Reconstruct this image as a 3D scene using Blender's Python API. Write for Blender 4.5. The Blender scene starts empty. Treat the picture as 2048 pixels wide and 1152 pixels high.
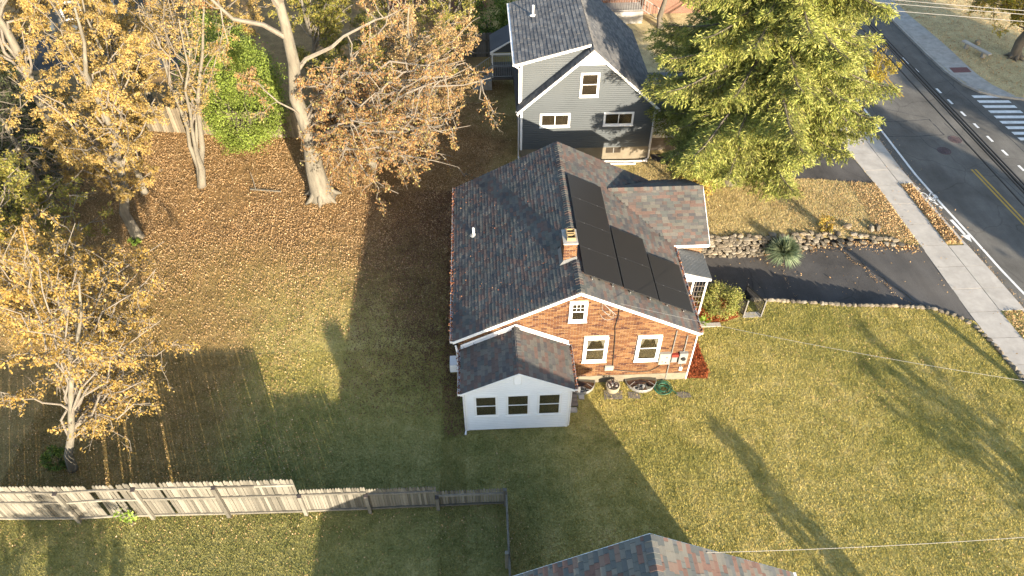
import bpy, math, random
import numpy as np
from mathutils import Vector, Matrix

random.seed(7)
RNG = np.random.default_rng(7)
SC = bpy.context.scene
COL = SC.collection
R = math.radians

# ------------------------------------------------------------------ camera
cam_d = bpy.data.cameras.new("camera")
cam = bpy.data.objects.new("camera", cam_d)
COL.objects.link(cam)
SC.camera = cam
CAM = Vector((0.0, 0.0, 23.5))
YAW, PITCH = R(2.7172), R(45.0)
_h = Vector((math.sin(YAW), math.cos(YAW), 0))
_r = Vector((math.cos(YAW), -math.sin(YAW), 0))
_f = _h * math.cos(PITCH) + Vector((0, 0, -math.sin(PITCH)))
_u = _r.cross(_f)
cam.matrix_world = Matrix(((_r.x, _u.x, -_f.x, CAM.x), (_r.y, _u.y, -_f.y, CAM.y), (_r.z, _u.z, -_f.z, CAM.z), (0, 0, 0, 1)))
cam_d.sensor_width = 36.0
cam_d.lens = 1430.0 / 2048.0 * 36.0
cam_d.clip_start = 0.5
cam_d.clip_end = 600.0

# ------------------------------------------------------------------ light
SUN_EL, SUN_AZ = R(14.6), R(156.2)          # azimuth clockwise from +y
world = bpy.data.worlds.new("World")
SC.world = world
world.use_nodes = True
wn = world.node_tree
for n in list(wn.nodes):
    wn.nodes.remove(n)
sky = wn.nodes.new("ShaderNodeTexSky")
sky.sky_type = 'NISHITA'
sky.sun_disc = False
sky.sun_elevation = SUN_EL
sky.sun_rotation = SUN_AZ
sky.air_density = 1.0
sky.dust_density = 1.0
sky.ozone_density = 1.0
bg = wn.nodes.new("ShaderNodeBackground")
bg.inputs[1].default_value = 0.125
wo = wn.nodes.new("ShaderNodeOutputWorld")
wn.links.new(sky.outputs[0], bg.inputs[0])
wn.links.new(bg.outputs[0], wo.inputs[0])
sun_d = bpy.data.lights.new("sun", 'SUN')
sun_d.energy = 4.7
sun_d.angle = R(0.5)
sun_d.color = (1.0, 0.86, 0.67)
sun = bpy.data.objects.new("sun", sun_d)
COL.objects.link(sun)
SUN_V = Vector((math.sin(SUN_AZ) * math.cos(SUN_EL), math.cos(SUN_AZ) * math.cos(SUN_EL), math.sin(SUN_EL)))
sun.rotation_euler = SUN_V.to_track_quat('Z', 'Y').to_euler()
sun.location = (40, -60, 40)
vs = SC.view_settings
vs.view_transform = 'Standard'
vs.look = 'None'
vs.exposure = 1.85
vs.gamma = 1.0
vs.use_curve_mapping = False
SC.cycles.max_bounces = 6
SC.cycles.diffuse_bounces = 3
SC.cycles.glossy_bounces = 2
SC.cycles.transparent_max_bounces = 8
SC.cycles.transmission_bounces = 4

# ------------------------------------------------------------------ materials
def new_mat(name):
    m = bpy.data.materials.new(name)
    m.use_nodes = True
    nt = m.node_tree
    for n in list(nt.nodes):
        nt.nodes.remove(n)
    out = nt.nodes.new("ShaderNodeOutputMaterial")
    b = nt.nodes.new("ShaderNodeBsdfPrincipled")
    nt.links.new(b.outputs[0], out.inputs[0])
    return m, nt, b, out

def N(nt, t, **k):
    n = nt.nodes.new(t)
    for a, v in k.items():
        setattr(n, a, v)
    return n

def noise(nt, scale, detail=4, rough=0.6, coord=None, stretch=None):
    n = N(nt, "ShaderNodeTexNoise")
    n.inputs["Scale"].default_value = scale
    n.inputs["Detail"].default_value = detail
    n.inputs["Roughness"].default_value = rough
    if coord is None:
        coord = N(nt, "ShaderNodeTexCoord").outputs["Object"]
    if stretch:
        mp = N(nt, "ShaderNodeMapping")
        mp.inputs["Scale"].default_value = stretch
        nt.links.new(coord, mp.inputs[0])
        coord = mp.outputs[0]
    nt.links.new(coord, n.inputs["Vector"])
    return n.outputs["Fac"]

def ramp(nt, fac, stops, interp='LINEAR'):
    r = N(nt, "ShaderNodeValToRGB")
    r.color_ramp.interpolation = interp
    e = r.color_ramp.elements
    while len(e) < len(stops):
        e.new(0.5)
    for i, (p, c) in enumerate(stops):
        e[i].position = p
        e[i].color = (c[0], c[1], c[2], 1)
    nt.links.new(fac, r.inputs[0])
    return r.outputs[0]

def mixc(nt, a, b, fac, mode='MIX'):
    m = N(nt, "ShaderNodeMix", data_type='RGBA', blend_type=mode)
    for s, v in ((m.inputs[0], fac), (m.inputs[6], a), (m.inputs[7], b)):
        if isinstance(v, (int, float)):
            s.default_value = v
        elif isinstance(v, tuple):
            s.default_value = (v[0], v[1], v[2], 1)
        else:
            nt.links.new(v, s)
    return m.outputs[2]

def math_(nt, op, a, b=0.0, clamp=False):
    m = N(nt, "ShaderNodeMath", operation=op, use_clamp=clamp)
    for s, v in ((m.inputs[0], a), (m.inputs[1], b)):
        if isinstance(v, (int, float)):
            s.default_value = v
        else:
            nt.links.new(v, s)
    return m.outputs[0]

def rnd(nt):
    """a random number per loose piece or per object"""
    g = N(nt, "ShaderNodeNewGeometry").outputs["Random Per Island"]
    o = N(nt, "ShaderNodeObjectInfo").outputs["Random"]
    return math_(nt, 'FRACT', math_(nt, 'ADD', g, math_(nt, 'MULTIPLY', o, 7.31)))

def bump(nt, bsdf, h, strength=0.3, dist=0.02):
    b = N(nt, "ShaderNodeBump")
    b.inputs["Strength"].default_value = strength
    b.inputs["Distance"].default_value = dist
    nt.links.new(h, b.inputs["Height"])
    nt.links.new(b.outputs[0], bsdf.inputs["Normal"])

def plain(name, col, rough=0.6, var=0.12, scale=6.0, metal=0.0, spec=0.4, bmp=0.0, dirt=None, stretch=None):
    m, nt, b, _ = new_mat(name)
    n = noise(nt, scale, 5, 0.65, stretch=stretch)
    lo = tuple(max(0, c * (1 - var)) for c in col)
    hi = tuple(min(1, c * (1 + var)) for c in col)
    c = ramp(nt, n, ((0.3, lo), (0.7, hi)))
    if dirt:
        c = mixc(nt, c, dirt, math_(nt, 'MULTIPLY', ramp(nt, noise(nt, scale * .3, 6, .7), ((0.5, (0, 0, 0)), (0.75, (1, 1, 1)))), 0.5))
    nt.links.new(c, b.inputs["Base Color"])
    b.inputs["Roughness"].default_value = rough
    b.inputs["Metallic"].default_value = metal
    b.inputs["Specular IOR Level"].default_value = spec
    if bmp:
        bump(nt, b, noise(nt, scale * 6, 4), bmp, 0.01)
    return m

def pieces_mat(name, cols, rough=0.9, fine=40.0, fv=0.25, spec=0.2, interp='CONSTANT'):
    """random colour from a palette for every loose piece"""
    m, nt, b, _ = new_mat(name)
    k = len(cols)
    c = ramp(nt, rnd(nt), [(i / k, cols[i]) for i in range(k)], interp)
    c = mixc(nt, c, ramp(nt, noise(nt, fine, 4, 0.7), ((0.25, (1 - fv,) * 3), (0.75, (1 + fv,) * 3))), 1.0, 'MULTIPLY')
    c = mixc(nt, c, ramp(nt, noise(nt, 0.8, 4, 0.6), ((0.3, (0.82,) * 3), (0.7, (1.12,) * 3))), 1.0, 'MULTIPLY')
    nt.links.new(c, b.inputs["Base Color"])
    b.inputs["Roughness"].default_value = rough
    b.inputs["Specular IOR Level"].default_value = spec
    return m

def leaf_mat(name, cols, trans=0.35, pos_var=0.35):
    m, nt, b, out = new_mat(name)
    k = len(cols)
    c = ramp(nt, rnd(nt), [((i + 0.5) / k, cols[i]) for i in range(k)])
    c = mixc(nt, c, ramp(nt, noise(nt, 0.7, 3, 0.6), ((0.3, (1 - pos_var,) * 3), (0.7, (1 + pos_var,) * 3))), 1.0, 'MULTIPLY')
    nt.links.new(c, b.inputs["Base Color"])
    b.inputs["Roughness"].default_value = 0.6
    b.inputs["Specular IOR Level"].default_value = 0.25
    t = N(nt, "ShaderNodeBsdfTranslucent")
    nt.links.new(c, t.inputs[0])
    mx = N(nt, "ShaderNodeMixShader")
    mx.inputs[0].default_value = trans
    nt.links.new(b.outputs[0], mx.inputs[1])
    nt.links.new(t.outputs[0], mx.inputs[2])
    nt.links.new(mx.outputs[0], out.inputs[0])
    return m

def glass_mat(name, tint=(0.8, 0.85, 0.85), refl=0.12):
    m, nt, b, out = new_mat(name)
    nt.nodes.remove(b)
    t = N(nt, "ShaderNodeBsdfTransparent")
    t.inputs[0].default_value = (*tint, 1)
    g = N(nt, "ShaderNodeBsdfGlossy")
    g.inputs["Roughness"].default_value = 0.03
    mx = N(nt, "ShaderNodeMixShader")
    lw = N(nt, "ShaderNodeLayerWeight")
    lw.inputs[0].default_value = 0.25
    f = math_(nt, 'ADD', math_(nt, 'MULTIPLY', lw.outputs[0], 0.5), refl, True)
    nt.links.new(f, mx.inputs[0])
    nt.links.new(t.outputs[0], mx.inputs[1])
    nt.links.new(g.outputs[0], mx.inputs[2])
    nt.links.new(mx.outputs[0], out.inputs[0])
    return m

def lawn_color(nt):
    """turf colour in metres over the whole plot: greener front lawn, straw patches, leaf-brown yard at the back left"""
    co = N(nt, "ShaderNodeTexCoord").outputs["Object"]
    n1 = noise(nt, 0.22, 5, 0.6, co)
    n2 = noise(nt, 1.3, 5, 0.7, co)
    n3 = noise(nt, 14.0, 3, 0.7, co)
    base = ramp(nt, n2, ((0.25, (0.26, 0.23, 0.066)), (0.5, (0.40, 0.335, 0.115)), (0.75, (0.52, 0.42, 0.18))))
    green = ramp(nt, n2, ((0.25, (0.17, 0.17, 0.045)), (0.7, (0.36, 0.315, 0.095))))
    c = mixc(nt, base, green, ramp(nt, n1, ((0.45, (0, 0, 0)), (0.62, (0.75,) * 3))))
    sp = N(nt, "ShaderNodeSeparateXYZ")
    nt.links.new(co, sp.inputs[0])
    x, y = sp.outputs[0], sp.outputs[1]
    wob = math_(nt, 'MULTIPLY', math_(nt, 'SUBTRACT', n1, 0.5), 10.0)
    # straw-coloured strip of lawn by the street, beyond the driveway
    fx = math_(nt, 'MULTIPLY', math_(nt, 'SUBTRACT', y, 25.0), 0.8, True)
    fx = math_(nt, 'MULTIPLY', fx, math_(nt, 'MULTIPLY', math_(nt, 'SUBTRACT', x, 7.0), 0.6, True))
    c = mixc(nt, c, ramp(nt, n2, ((0.25, (0.30, 0.235, 0.115)), (0.55, (0.50, 0.405, 0.215)), (0.8, (0.60, 0.50, 0.28)))), fx)
    # brown soil and rotting leaves under the trees
    fb = math_(nt, 'MULTIPLY', math_(nt, 'SUBTRACT', math_(nt, 'ADD', y, wob), 20.0), 0.12, True)
    fl = math_(nt, 'MULTIPLY', math_(nt, 'SUBTRACT', math_(nt, 'ADD', wob, 3.0), x), 0.3, True)
    f2 = math_(nt, 'MULTIPLY', math_(nt, 'SUBTRACT', math_(nt, 'SUBTRACT', -8.5, wob), x), 0.3, True)
    f2 = math_(nt, 'MULTIPLY', f2, math_(nt, 'MULTIPLY', math_(nt, 'SUBTRACT', y, 12.7), 1.0, True))
    fbl = math_(nt, 'MAXIMUM', math_(nt, 'MULTIPLY', fb, fl), math_(nt, 'MULTIPLY', f2, 0.75))
    brown = ramp(nt, n2, ((0.25, (0.145, 0.085, 0.040)), (0.5, (0.26, 0.155, 0.07)), (0.75, (0.37, 0.235, 0.105))))
    c = mixc(nt, c, brown, math_(nt, 'MULTIPLY', fbl, 0.92))
    # greener turf in the two yards below and left of the sunroom
    fg = math_(nt, 'MULTIPLY', math_(nt, 'SUBTRACT', math_(nt, 'ADD', 4.0, wob), x), 0.25, True)
    fg = math_(nt, 'MULTIPLY', fg, math_(nt, 'MULTIPLY', math_(nt, 'SUBTRACT', 19.0, y), 0.25, True))
    fg = math_(nt, 'MULTIPLY', fg, math_(nt, 'SUBTRACT', 1.0, math_(nt, 'MULTIPLY', f2, 0.8)))
    c = mixc(nt, c, ramp(nt, n2, ((0.25, (0.10, 0.12, 0.042)), (0.7, (0.235, 0.225, 0.088)))), math_(nt, 'MULTIPLY', fg, 0.65))
    return c, n2, n3

def lawn_mat():
    m, nt, b, _ = new_mat("turf")
    c, n2, n3 = lawn_color(nt)
    c = mixc(nt, c, ramp(nt, n3, ((0.3, (0.6,) * 3), (0.7, (1.25,) * 3))), 1.0, 'MULTIPLY')
    nt.links.new(c, b.inputs["Base Color"])
    b.inputs["Roughness"].default_value = 0.95
    b.inputs["Specular IOR Level"].default_value = 0.1
    bump(nt, b, n3, 0.9, 0.04)
    return m

def blade_mat():
    m, nt, b, out = new_mat("grass_blades")
    c, n2, n3 = lawn_color(nt)
    v = ramp(nt, rnd(nt), ((0.0, (0.75, 0.85, 0.6)), (0.5, (1.1, 1.08, 1.0)), (1.0, (1.35, 1.28, 1.15))))
    c = mixc(nt, c, v, 1.0, 'MULTIPLY')
    nt.links.new(c, b.inputs["Base Color"])
    b.inputs["Roughness"].default_value = 0.8
    b.inputs["Specular IOR Level"].default_value = 0.15
    t = N(nt, "ShaderNodeBsdfTranslucent")
    nt.links.new(c, t.inputs[0])
    mx = N(nt, "ShaderNodeMixShader")
    mx.inputs[0].default_value = 0.3
    nt.links.new(b.outputs[0], mx.inputs[1])
    nt.links.new(t.outputs[0], mx.inputs[2])
    nt.links.new(mx.outputs[0], out.inputs[0])
    return m

def asphalt_mat(name, base, patch=0.3, crack=True):
    m, nt, b, _ = new_mat(name)
    co = N(nt, "ShaderNodeTexCoord").outputs["Object"]
    big = ramp(nt, noise(nt, 0.35, 6, 0.65, co), ((0.3, tuple(c * (1 - patch) for c in base)), (0.7, tuple(c * (1 + patch) for c in base))))
    fine = ramp(nt, noise(nt, 60.0, 3, 0.8, co), ((0.3, (0.7,) * 3), (0.75, (1.4,) * 3)))
    c = mixc(nt, big, fine, 1.0, 'MULTIPLY')
    streak = ramp(nt, noise(nt, 0.9, 5, 0.7, co, (1.0, 0.12, 1.0)), ((0.35, (0.85,) * 3), (0.65, (1.12,) * 3)))
    c = mixc(nt, c, streak, 1.0, 'MULTIPLY')
    if crack:
        v = N(nt, "ShaderNodeTexVoronoi", feature='DISTANCE_TO_EDGE')
        v.inputs["Scale"].default_value = 0.35
        nz = N(nt, "ShaderNodeTexNoise")
        nz.inputs["Scale"].default_value = 1.2
        nt.links.new(co, nz.inputs["Vector"])
        nt.links.new(mixc(nt, co, nz.outputs["Color"], 0.25), v.inputs["Vector"])
        c = mixc(nt, c, ramp(nt, v.outputs["Distance"], ((0.0, (0.6,) * 3), (0.006, (1, 1, 1)))), 0.7, 'MULTIPLY')
    nt.links.new(c, b.inputs["Base Color"])
    b.inputs["Roughness"].default_value = 1.0
    b.inputs["Specular IOR Level"].default_value = 0.1
    bump(nt, b, noise(nt, 80.0, 3, 0.8, co), 0.35, 0.008)
    return m

def wood_mat(name, a, bcol, stretch):
    m, nt, b, _ = new_mat(name)
    c = ramp(nt, noise(nt, 9.0, 6, 0.7, None, stretch), ((0.3, a), (0.7, bcol)))
    c = mixc(nt, c, ramp(nt, rnd(nt), ((0.0, (0.55,) * 3), (0.5, (1.0,) * 3), (1.0, (1.38,) * 3))), 1.0, 'MULTIPLY')
    c = mixc(nt, c, ramp(nt, noise(nt, 1.4, 5, .7), ((0.3, (0.7, 0.72, 0.7)), (0.7, (1.15, 1.12, 1.08)))), 1.0, 'MULTIPLY')
    nt.links.new(c, b.inputs["Base Color"])
    b.inputs["Roughness"].default_value = 0.85
    b.inputs["Specular IOR Level"].default_value = 0.2
    return m

M = {}
M['turf'] = lawn_mat()
M['blades'] = blade_mat()
M['leaf_litter'] = leaf_mat("fallen_leaf", [(0.29, 0.17, 0.075), (0.40, 0.25, 0.115), (0.48, 0.32, 0.16), (0.58, 0.42, 0.24), (0.33, 0.195, 0.085), (0.44, 0.285, 0.135)], 0.1, 0.25)
M['shade_red_leaf'] = leaf_mat("shade_red_leaf", [(0.13, 0.06, 0.035), (0.20, 0.10, 0.055), (0.09, 0.045, 0.028), (0.26, 0.15, 0.09), (0.16, 0.07, 0.04), (0.11, 0.05, 0.03)], 0.1, 0.3)  # dark red leaves, darkened further so their colour deepens the house shadow
M['gutter_leaf'] = leaf_mat("gutter_leaf", [(0.16, 0.05, 0.025), (0.25, 0.09, 0.04), (0.33, 0.17, 0.08), (0.12, 0.04, 0.02)], 0.1, 0.2)
M['mulch'] = pieces_mat("mulch", [(0.187, 0.042, 0.013), (0.253, 0.061, 0.018), (0.121, 0.028, 0.011), (0.286, 0.083, 0.028)], 0.95, 30, 0.4)
M['asphalt_road'] = asphalt_mat("asphalt_road", (0.115, 0.109, 0.098))
M['asphalt_drive'] = asphalt_mat("asphalt_drive", (0.082, 0.077, 0.073), 0.35)
M['asphalt_apron'] = asphalt_mat("asphalt_apron", (0.097, 0.091, 0.085), 0.15, False)
M['tar'] = plain("tar_seal", (0.022, 0.022, 0.023), 0.7, 0.2, 8)
M['concrete'] = plain("concrete", (0.36, 0.335, 0.30), 0.9, 0.16, 1.6, bmp=0.15, dirt=(0.22, 0.2, 0.17))
M['concrete_grey'] = plain("concrete_grey", (0.30, 0.285, 0.26), 0.9, 0.2, 2.5, bmp=0.2, dirt=(0.17, 0.155, 0.13))
M['foundation'] = plain("foundation", (0.180, 0.155, 0.113), 0.9, 0.15, 2.0, bmp=0.15, dirt=(0.090, 0.072, 0.045))
M['road_white'] = plain("road_paint_white", (0.62, 0.62, 0.60), 0.7, 0.15, 5, dirt=(0.25, 0.25, 0.24))
M['road_yellow'] = plain("road_paint_yellow", (0.390, 0.247, 0.034), 0.7, 0.15, 5, dirt=(0.150, 0.112, 0.045))
M['tactile'] = plain("tactile_red", (0.13, 0.055, 0.05), 0.8, 0.15, 8)
SH = [(0.076, 0.073, 0.072), (0.102, 0.100, 0.091), (0.115, 0.089, 0.076), (0.085, 0.089, 0.082), (0.127, 0.117, 0.101), (0.127, 0.087, 0.072), (0.094, 0.089, 0.084), (0.115, 0.110, 0.094), (0.101, 0.077, 0.067)]
M['shingle'] = pieces_mat("shingle", SH, 0.95, 60, 0.3, 0.15)
M['shingle_near'] = pieces_mat("shingle_near", [(0.092, 0.099, 0.097), (0.132, 0.135, 0.122), (0.161, 0.101, 0.081), (0.106, 0.112, 0.103), (0.161, 0.154, 0.132), (0.172, 0.124, 0.099), (0.115, 0.118, 0.115), (0.144, 0.138, 0.120), (0.136, 0.087, 0.071)], 0.95, 60, 0.3, 0.15)
M['shingle_grey'] = pieces_mat("shingle_charcoal", [(0.123, 0.121, 0.119), (0.149, 0.145, 0.140), (0.105, 0.105, 0.107), (0.166, 0.161, 0.154)], 0.95, 50, 0.3, 0.15)
M['roof_felt'] = plain("roof_underlay", (0.05, 0.047, 0.045), 0.95, 0.2, 8)
BR = [(0.129, 0.062, 0.030), (0.162, 0.084, 0.040), (0.099, 0.044, 0.024), (0.146, 0.072, 0.034), (0.196, 0.110, 0.054), (0.118, 0.055, 0.028), (0.069, 0.032, 0.022), (0.157, 0.077, 0.034), (0.174, 0.094, 0.042)]
M['brick'] = pieces_mat("brick_orange", BR, 0.9, 30, 0.25, 0.2)
M['mortar'] = plain("mortar", (0.312, 0.252, 0.186), 0.95, 0.12, 4)
M['brick_far'] = None
M['white_trim'] = plain("white_trim", (0.78, 0.78, 0.76), 0.45, 0.04, 2.0, dirt=(0.55, 0.53, 0.5))
M['white_siding'] = plain("white_siding", (0.784, 0.795, 0.795), 0.5, 0.04, 1.2, dirt=(0.615, 0.615, 0.594))
M['grey_siding'] = plain("grey_siding", (0.075, 0.085, 0.091), 0.6, 0.06, 1.2)
M['gutter_white'] = plain("gutter_white", (0.72, 0.70, 0.68), 0.4, 0.05, 2.0, dirt=(0.4, 0.36, 0.32))
M['dark_rake'] = plain("dark_rake", (0.055, 0.045, 0.043), 0.8, 0.2, 10)
M['glass'] = glass_mat("window_glass", (0.88, 0.87, 0.84), refl=0.05)
M['bubble'] = glass_mat("plastic_cover", (0.22, 0.29, 0.40), 0.22)
M['room_dark'] = plain("room_dark", (0.035, 0.027, 0.018), 0.9, 0.3, 3)
M['blind'] = plain("blind_brown", (0.13, 0.105, 0.075), 0.9, 0.25, 30, stretch=(1, 1, .05))
M['shade_tan'] = plain("roller_shade", (0.115, 0.10, 0.075), 0.9, 0.1, 3)
M['curtain'] = plain("curtain_white", (0.372, 0.360, 0.318), 0.8, 0.12, 14, stretch=(1, 1, .1))
M['panel_cell'] = plain("solar_cells", (0.017, 0.015, 0.014), 0.5, 0.15, 25, spec=0.35)
M['panel_frame'] = plain("solar_frame", (0.022, 0.021, 0.021), 0.5, 0.1, 4)
M['clamp'] = plain("clamp_metal", (0.16, 0.16, 0.16), 0.5, 0.05, 4, metal=0.3)
M['metal_grey'] = plain("metal_grey", (0.252, 0.252, 0.245), 0.5, 0.08, 4, metal=0.3)
M['roof_metal'] = plain("roof_metal", (0.13, 0.13, 0.128), 0.6, 0.15, 6)
M['box_beige'] = plain("box_beige", (0.275, 0.260, 0.225), 0.5, 0.06, 5)
M['box_grey'] = plain("box_grey", (0.220, 0.220, 0.209), 0.5, 0.06, 5)
M['box_red'] = plain("box_red", (0.198, 0.030, 0.021), 0.5, 0.08, 5)
M['black'] = plain("black_paint", (0.018, 0.018, 0.019), 0.5, 0.1, 4)
M['cable'] = plain("cable_black", (0.02, 0.02, 0.021), 0.6, 0.1, 4)
M['wire_light'] = plain("wire_aluminium", (0.212, 0.204, 0.193), 0.45, 0.05, 4, metal=0.3)
M['awning'] = plain("awning_metal", (0.182, 0.187, 0.182), 0.5, 0.12, 3, metal=0.2, dirt=(0.110, 0.099, 0.083))
M['clay'] = plain("clay_flue", (0.312, 0.216, 0.102), 0.9, 0.12, 6)
M['fence'] = wood_mat("fence_weathered", (0.138, 0.128, 0.108), (0.214, 0.199, 0.169), (1, 1, 0.12))
M['fence_far'] = wood_mat("fence_far", (0.170, 0.140, 0.100), (0.240, 0.200, 0.145), (1, 1, 0.12))
M['fence_dark'] = wood_mat("fence_dark", (0.10, 0.095, 0.09), (0.17, 0.16, 0.15), (1, 1, 0.12))
M['deck_wood'] = wood_mat("deck_wood", (0.10, 0.085, 0.075), (0.19, 0.165, 0.145), (0.12, 1, 1))
M['stone'] = pieces_mat("field_stone", [(0.191, 0.163, 0.120), (0.142, 0.123, 0.092), (0.242, 0.200, 0.141), (0.170, 0.139, 0.099), (0.213, 0.187, 0.147), (0.120, 0.102, 0.078)], 0.95, 9, 0.35)
M['slate'] = plain("stepping_stone", (0.13, 0.115, 0.10), 0.9, 0.25, 6, bmp=0.2)
M['bark'] = plain("bark_grey", (0.149, 0.132, 0.100), 0.95, 0.35, 5, bmp=0.7, stretch=(1, 1, 0.22))
M['bark_dark'] = plain("bark_dark", (0.112, 0.095, 0.073), 0.95, 0.35, 5, bmp=0.7, stretch=(1, 1, 0.22))
M['twig'] = plain("twig_grey", (0.168, 0.144, 0.114), 0.95, 0.2, 5)
M['leaf_gold'] = leaf_mat("leaf_gold", [(0.348, 0.219, 0.051), (0.408, 0.281, 0.078), (0.300, 0.175, 0.041), (0.444, 0.325, 0.121), (0.360, 0.244, 0.061)])
M['leaf_peach'] = leaf_mat("leaf_peach", [(0.390, 0.240, 0.111), (0.442, 0.299, 0.143), (0.325, 0.182, 0.078), (0.390, 0.319, 0.117), (0.468, 0.338, 0.169)])
M['leaf_yellow'] = leaf_mat("leaf_pale_yellow", [(0.413, 0.284, 0.086), (0.454, 0.326, 0.129), (0.362, 0.235, 0.069), (0.314, 0.210, 0.052), (0.413, 0.310, 0.103)])
M['leaf_rust'] = leaf_mat("leaf_rust", [(0.300, 0.149, 0.057), (0.375, 0.220, 0.090), (0.225, 0.106, 0.045), (0.375, 0.284, 0.112), (0.325, 0.170, 0.068), (0.338, 0.305, 0.112)])
M['leaf_ygreen'] = leaf_mat("leaf_yellow_green", [(0.213, 0.222, 0.044), (0.319, 0.277, 0.062), (0.386, 0.286, 0.070), (0.174, 0.194, 0.040), (0.270, 0.259, 0.053)])
M['leaf_lemon'] = leaf_mat("leaf_lemon", [(0.385, 0.280, 0.035), (0.336, 0.280, 0.042), (0.231, 0.238, 0.042), (0.420, 0.294, 0.042)])
M['leaf_cedar'] = leaf_mat("leaf_cedar", [(0.156, 0.212, 0.032), (0.202, 0.258, 0.046), (0.120, 0.166, 0.028), (0.239, 0.285, 0.055)], 0.25)
M['leaf_green'] = leaf_mat("leaf_green", [(0.09, 0.14, 0.03), (0.13, 0.19, 0.035), (0.17, 0.23, 0.05)], 0.35)
M['leaf_dark'] = leaf_mat("leaf_dark_green", [(0.035, 0.05, 0.018), (0.05, 0.07, 0.025), (0.065, 0.085, 0.03)], 0.2)
M['needle'] = leaf_mat("needle_olive", [(0.117, 0.145, 0.029), (0.207, 0.228, 0.047), (0.317, 0.317, 0.077), (0.159, 0.186, 0.037), (0.380, 0.359, 0.106)], 0.18, 0.45)
M['needle_dark'] = leaf_mat("needle_dark", [(0.035, 0.05, 0.02), (0.055, 0.07, 0.028), (0.08, 0.09, 0.035)], 0.2)
M['shrub'] = leaf_mat("shrub_leaf", [(0.20, 0.22, 0.05), (0.28, 0.28, 0.07), (0.14, 0.17, 0.04), (0.32, 0.27, 0.09)], 0.25)
M['shrub_amber'] = leaf_mat("shrub_amber", [(0.42, 0.26, 0.05), (0.34, 0.25, 0.05), (0.24, 0.24, 0.06), (0.48, 0.30, 0.06)], 0.25)
M['yucca'] = leaf_mat("yucca_leaf", [(0.15, 0.20, 0.11), (0.21, 0.26, 0.15), (0.11, 0.15, 0.08), (0.30, 0.34, 0.20)], 0.15)
M['lily'] = leaf_mat("lily_leaf", [(0.22, 0.34, 0.05), (0.30, 0.40, 0.07)], 0.3)
M['hose'] = plain("hose_green", (0.022, 0.10, 0.058), 0.4, 0.15, 6)
M['pot'] = plain("pot_stone", (0.252, 0.216, 0.150), 0.9, 0.15, 6, bmp=0.2)
M['dead_plant'] = plain("dead_plant", (0.06, 0.035, 0.028), 0.95, 0.3, 8)
M['manhole'] = plain("manhole_iron", (0.075, 0.05, 0.05), 0.8, 0.5, 14)
M['pole'] = plain("pole_wood", (0.16, 0.12, 0.085), 0.9, 0.25, 6, stretch=(1, 1, .1))

def brick_wall_mat():
    m, nt, b, _ = new_mat("red_brick_wall")
    t = N(nt, "ShaderNodeTexBrick")
    co = N(nt, "ShaderNodeTexCoord").outputs["Object"]
    sp = N(nt, "ShaderNodeSeparateXYZ")
    nt.links.new(co, sp.inputs[0])
    cb = N(nt, "ShaderNodeCombineXYZ")
    nt.links.new(math_(nt, 'ADD', sp.outputs[0], sp.outputs[1]), cb.inputs[0])
    nt.links.new(sp.outputs[2], cb.inputs[1])
    nt.links.new(cb.outputs[0], t.inputs["Vector"])
    t.inputs["Color1"].default_value = (0.135, 0.055, 0.036, 1)
    t.inputs["Color2"].default_value = (0.17, 0.08, 0.052, 1)
    t.inputs["Mortar"].default_value = (0.2, 0.15, 0.11, 1)
    t.inputs["Scale"].default_value = 1.0
    t.inputs["Brick Width"].default_value = 0.21
    t.inputs["Row Height"].default_value = 0.075
    t.inputs["Mortar Size"].default_value = 0.008
    nt.links.new(t.outputs[0], b.inputs["Base Color"])
    b.inputs["Roughness"].default_value = 0.9
    return m
M['brick_far'] = brick_wall_mat()

# ------------------------------------------------------------------ mesh helpers
WL = {}      # world location of each object's mesh frame

def wl(o):
    return WL.get(o.name, Vector((0, 0, 0))) if o else Vector((0, 0, 0))

def tag(o, label=None, cat=None, group=None, kind=None):
    if label: o['label'] = label
    if cat: o['category'] = cat
    if group: o['group'] = group
    if kind: o['kind'] = kind
    return o

def thing(name, label, cat, loc=(0, 0, 0), group=None):
    o = bpy.data.objects.new(name, None)
    COL.objects.link(o)
    o.empty_display_size = 0.3
    o.location = loc
    WL[o.name] = Vector(loc)
    return tag(o, label, cat, group)

def link(name, me, parent=None, loc=None):
    o = bpy.data.objects.new(name, me)
    COL.objects.link(o)
    if parent:
        o.parent = parent
        WL[o.name] = wl(parent)
    elif loc is not None:
        o.location = loc
        WL[o.name] = Vector(loc)
    return o

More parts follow.
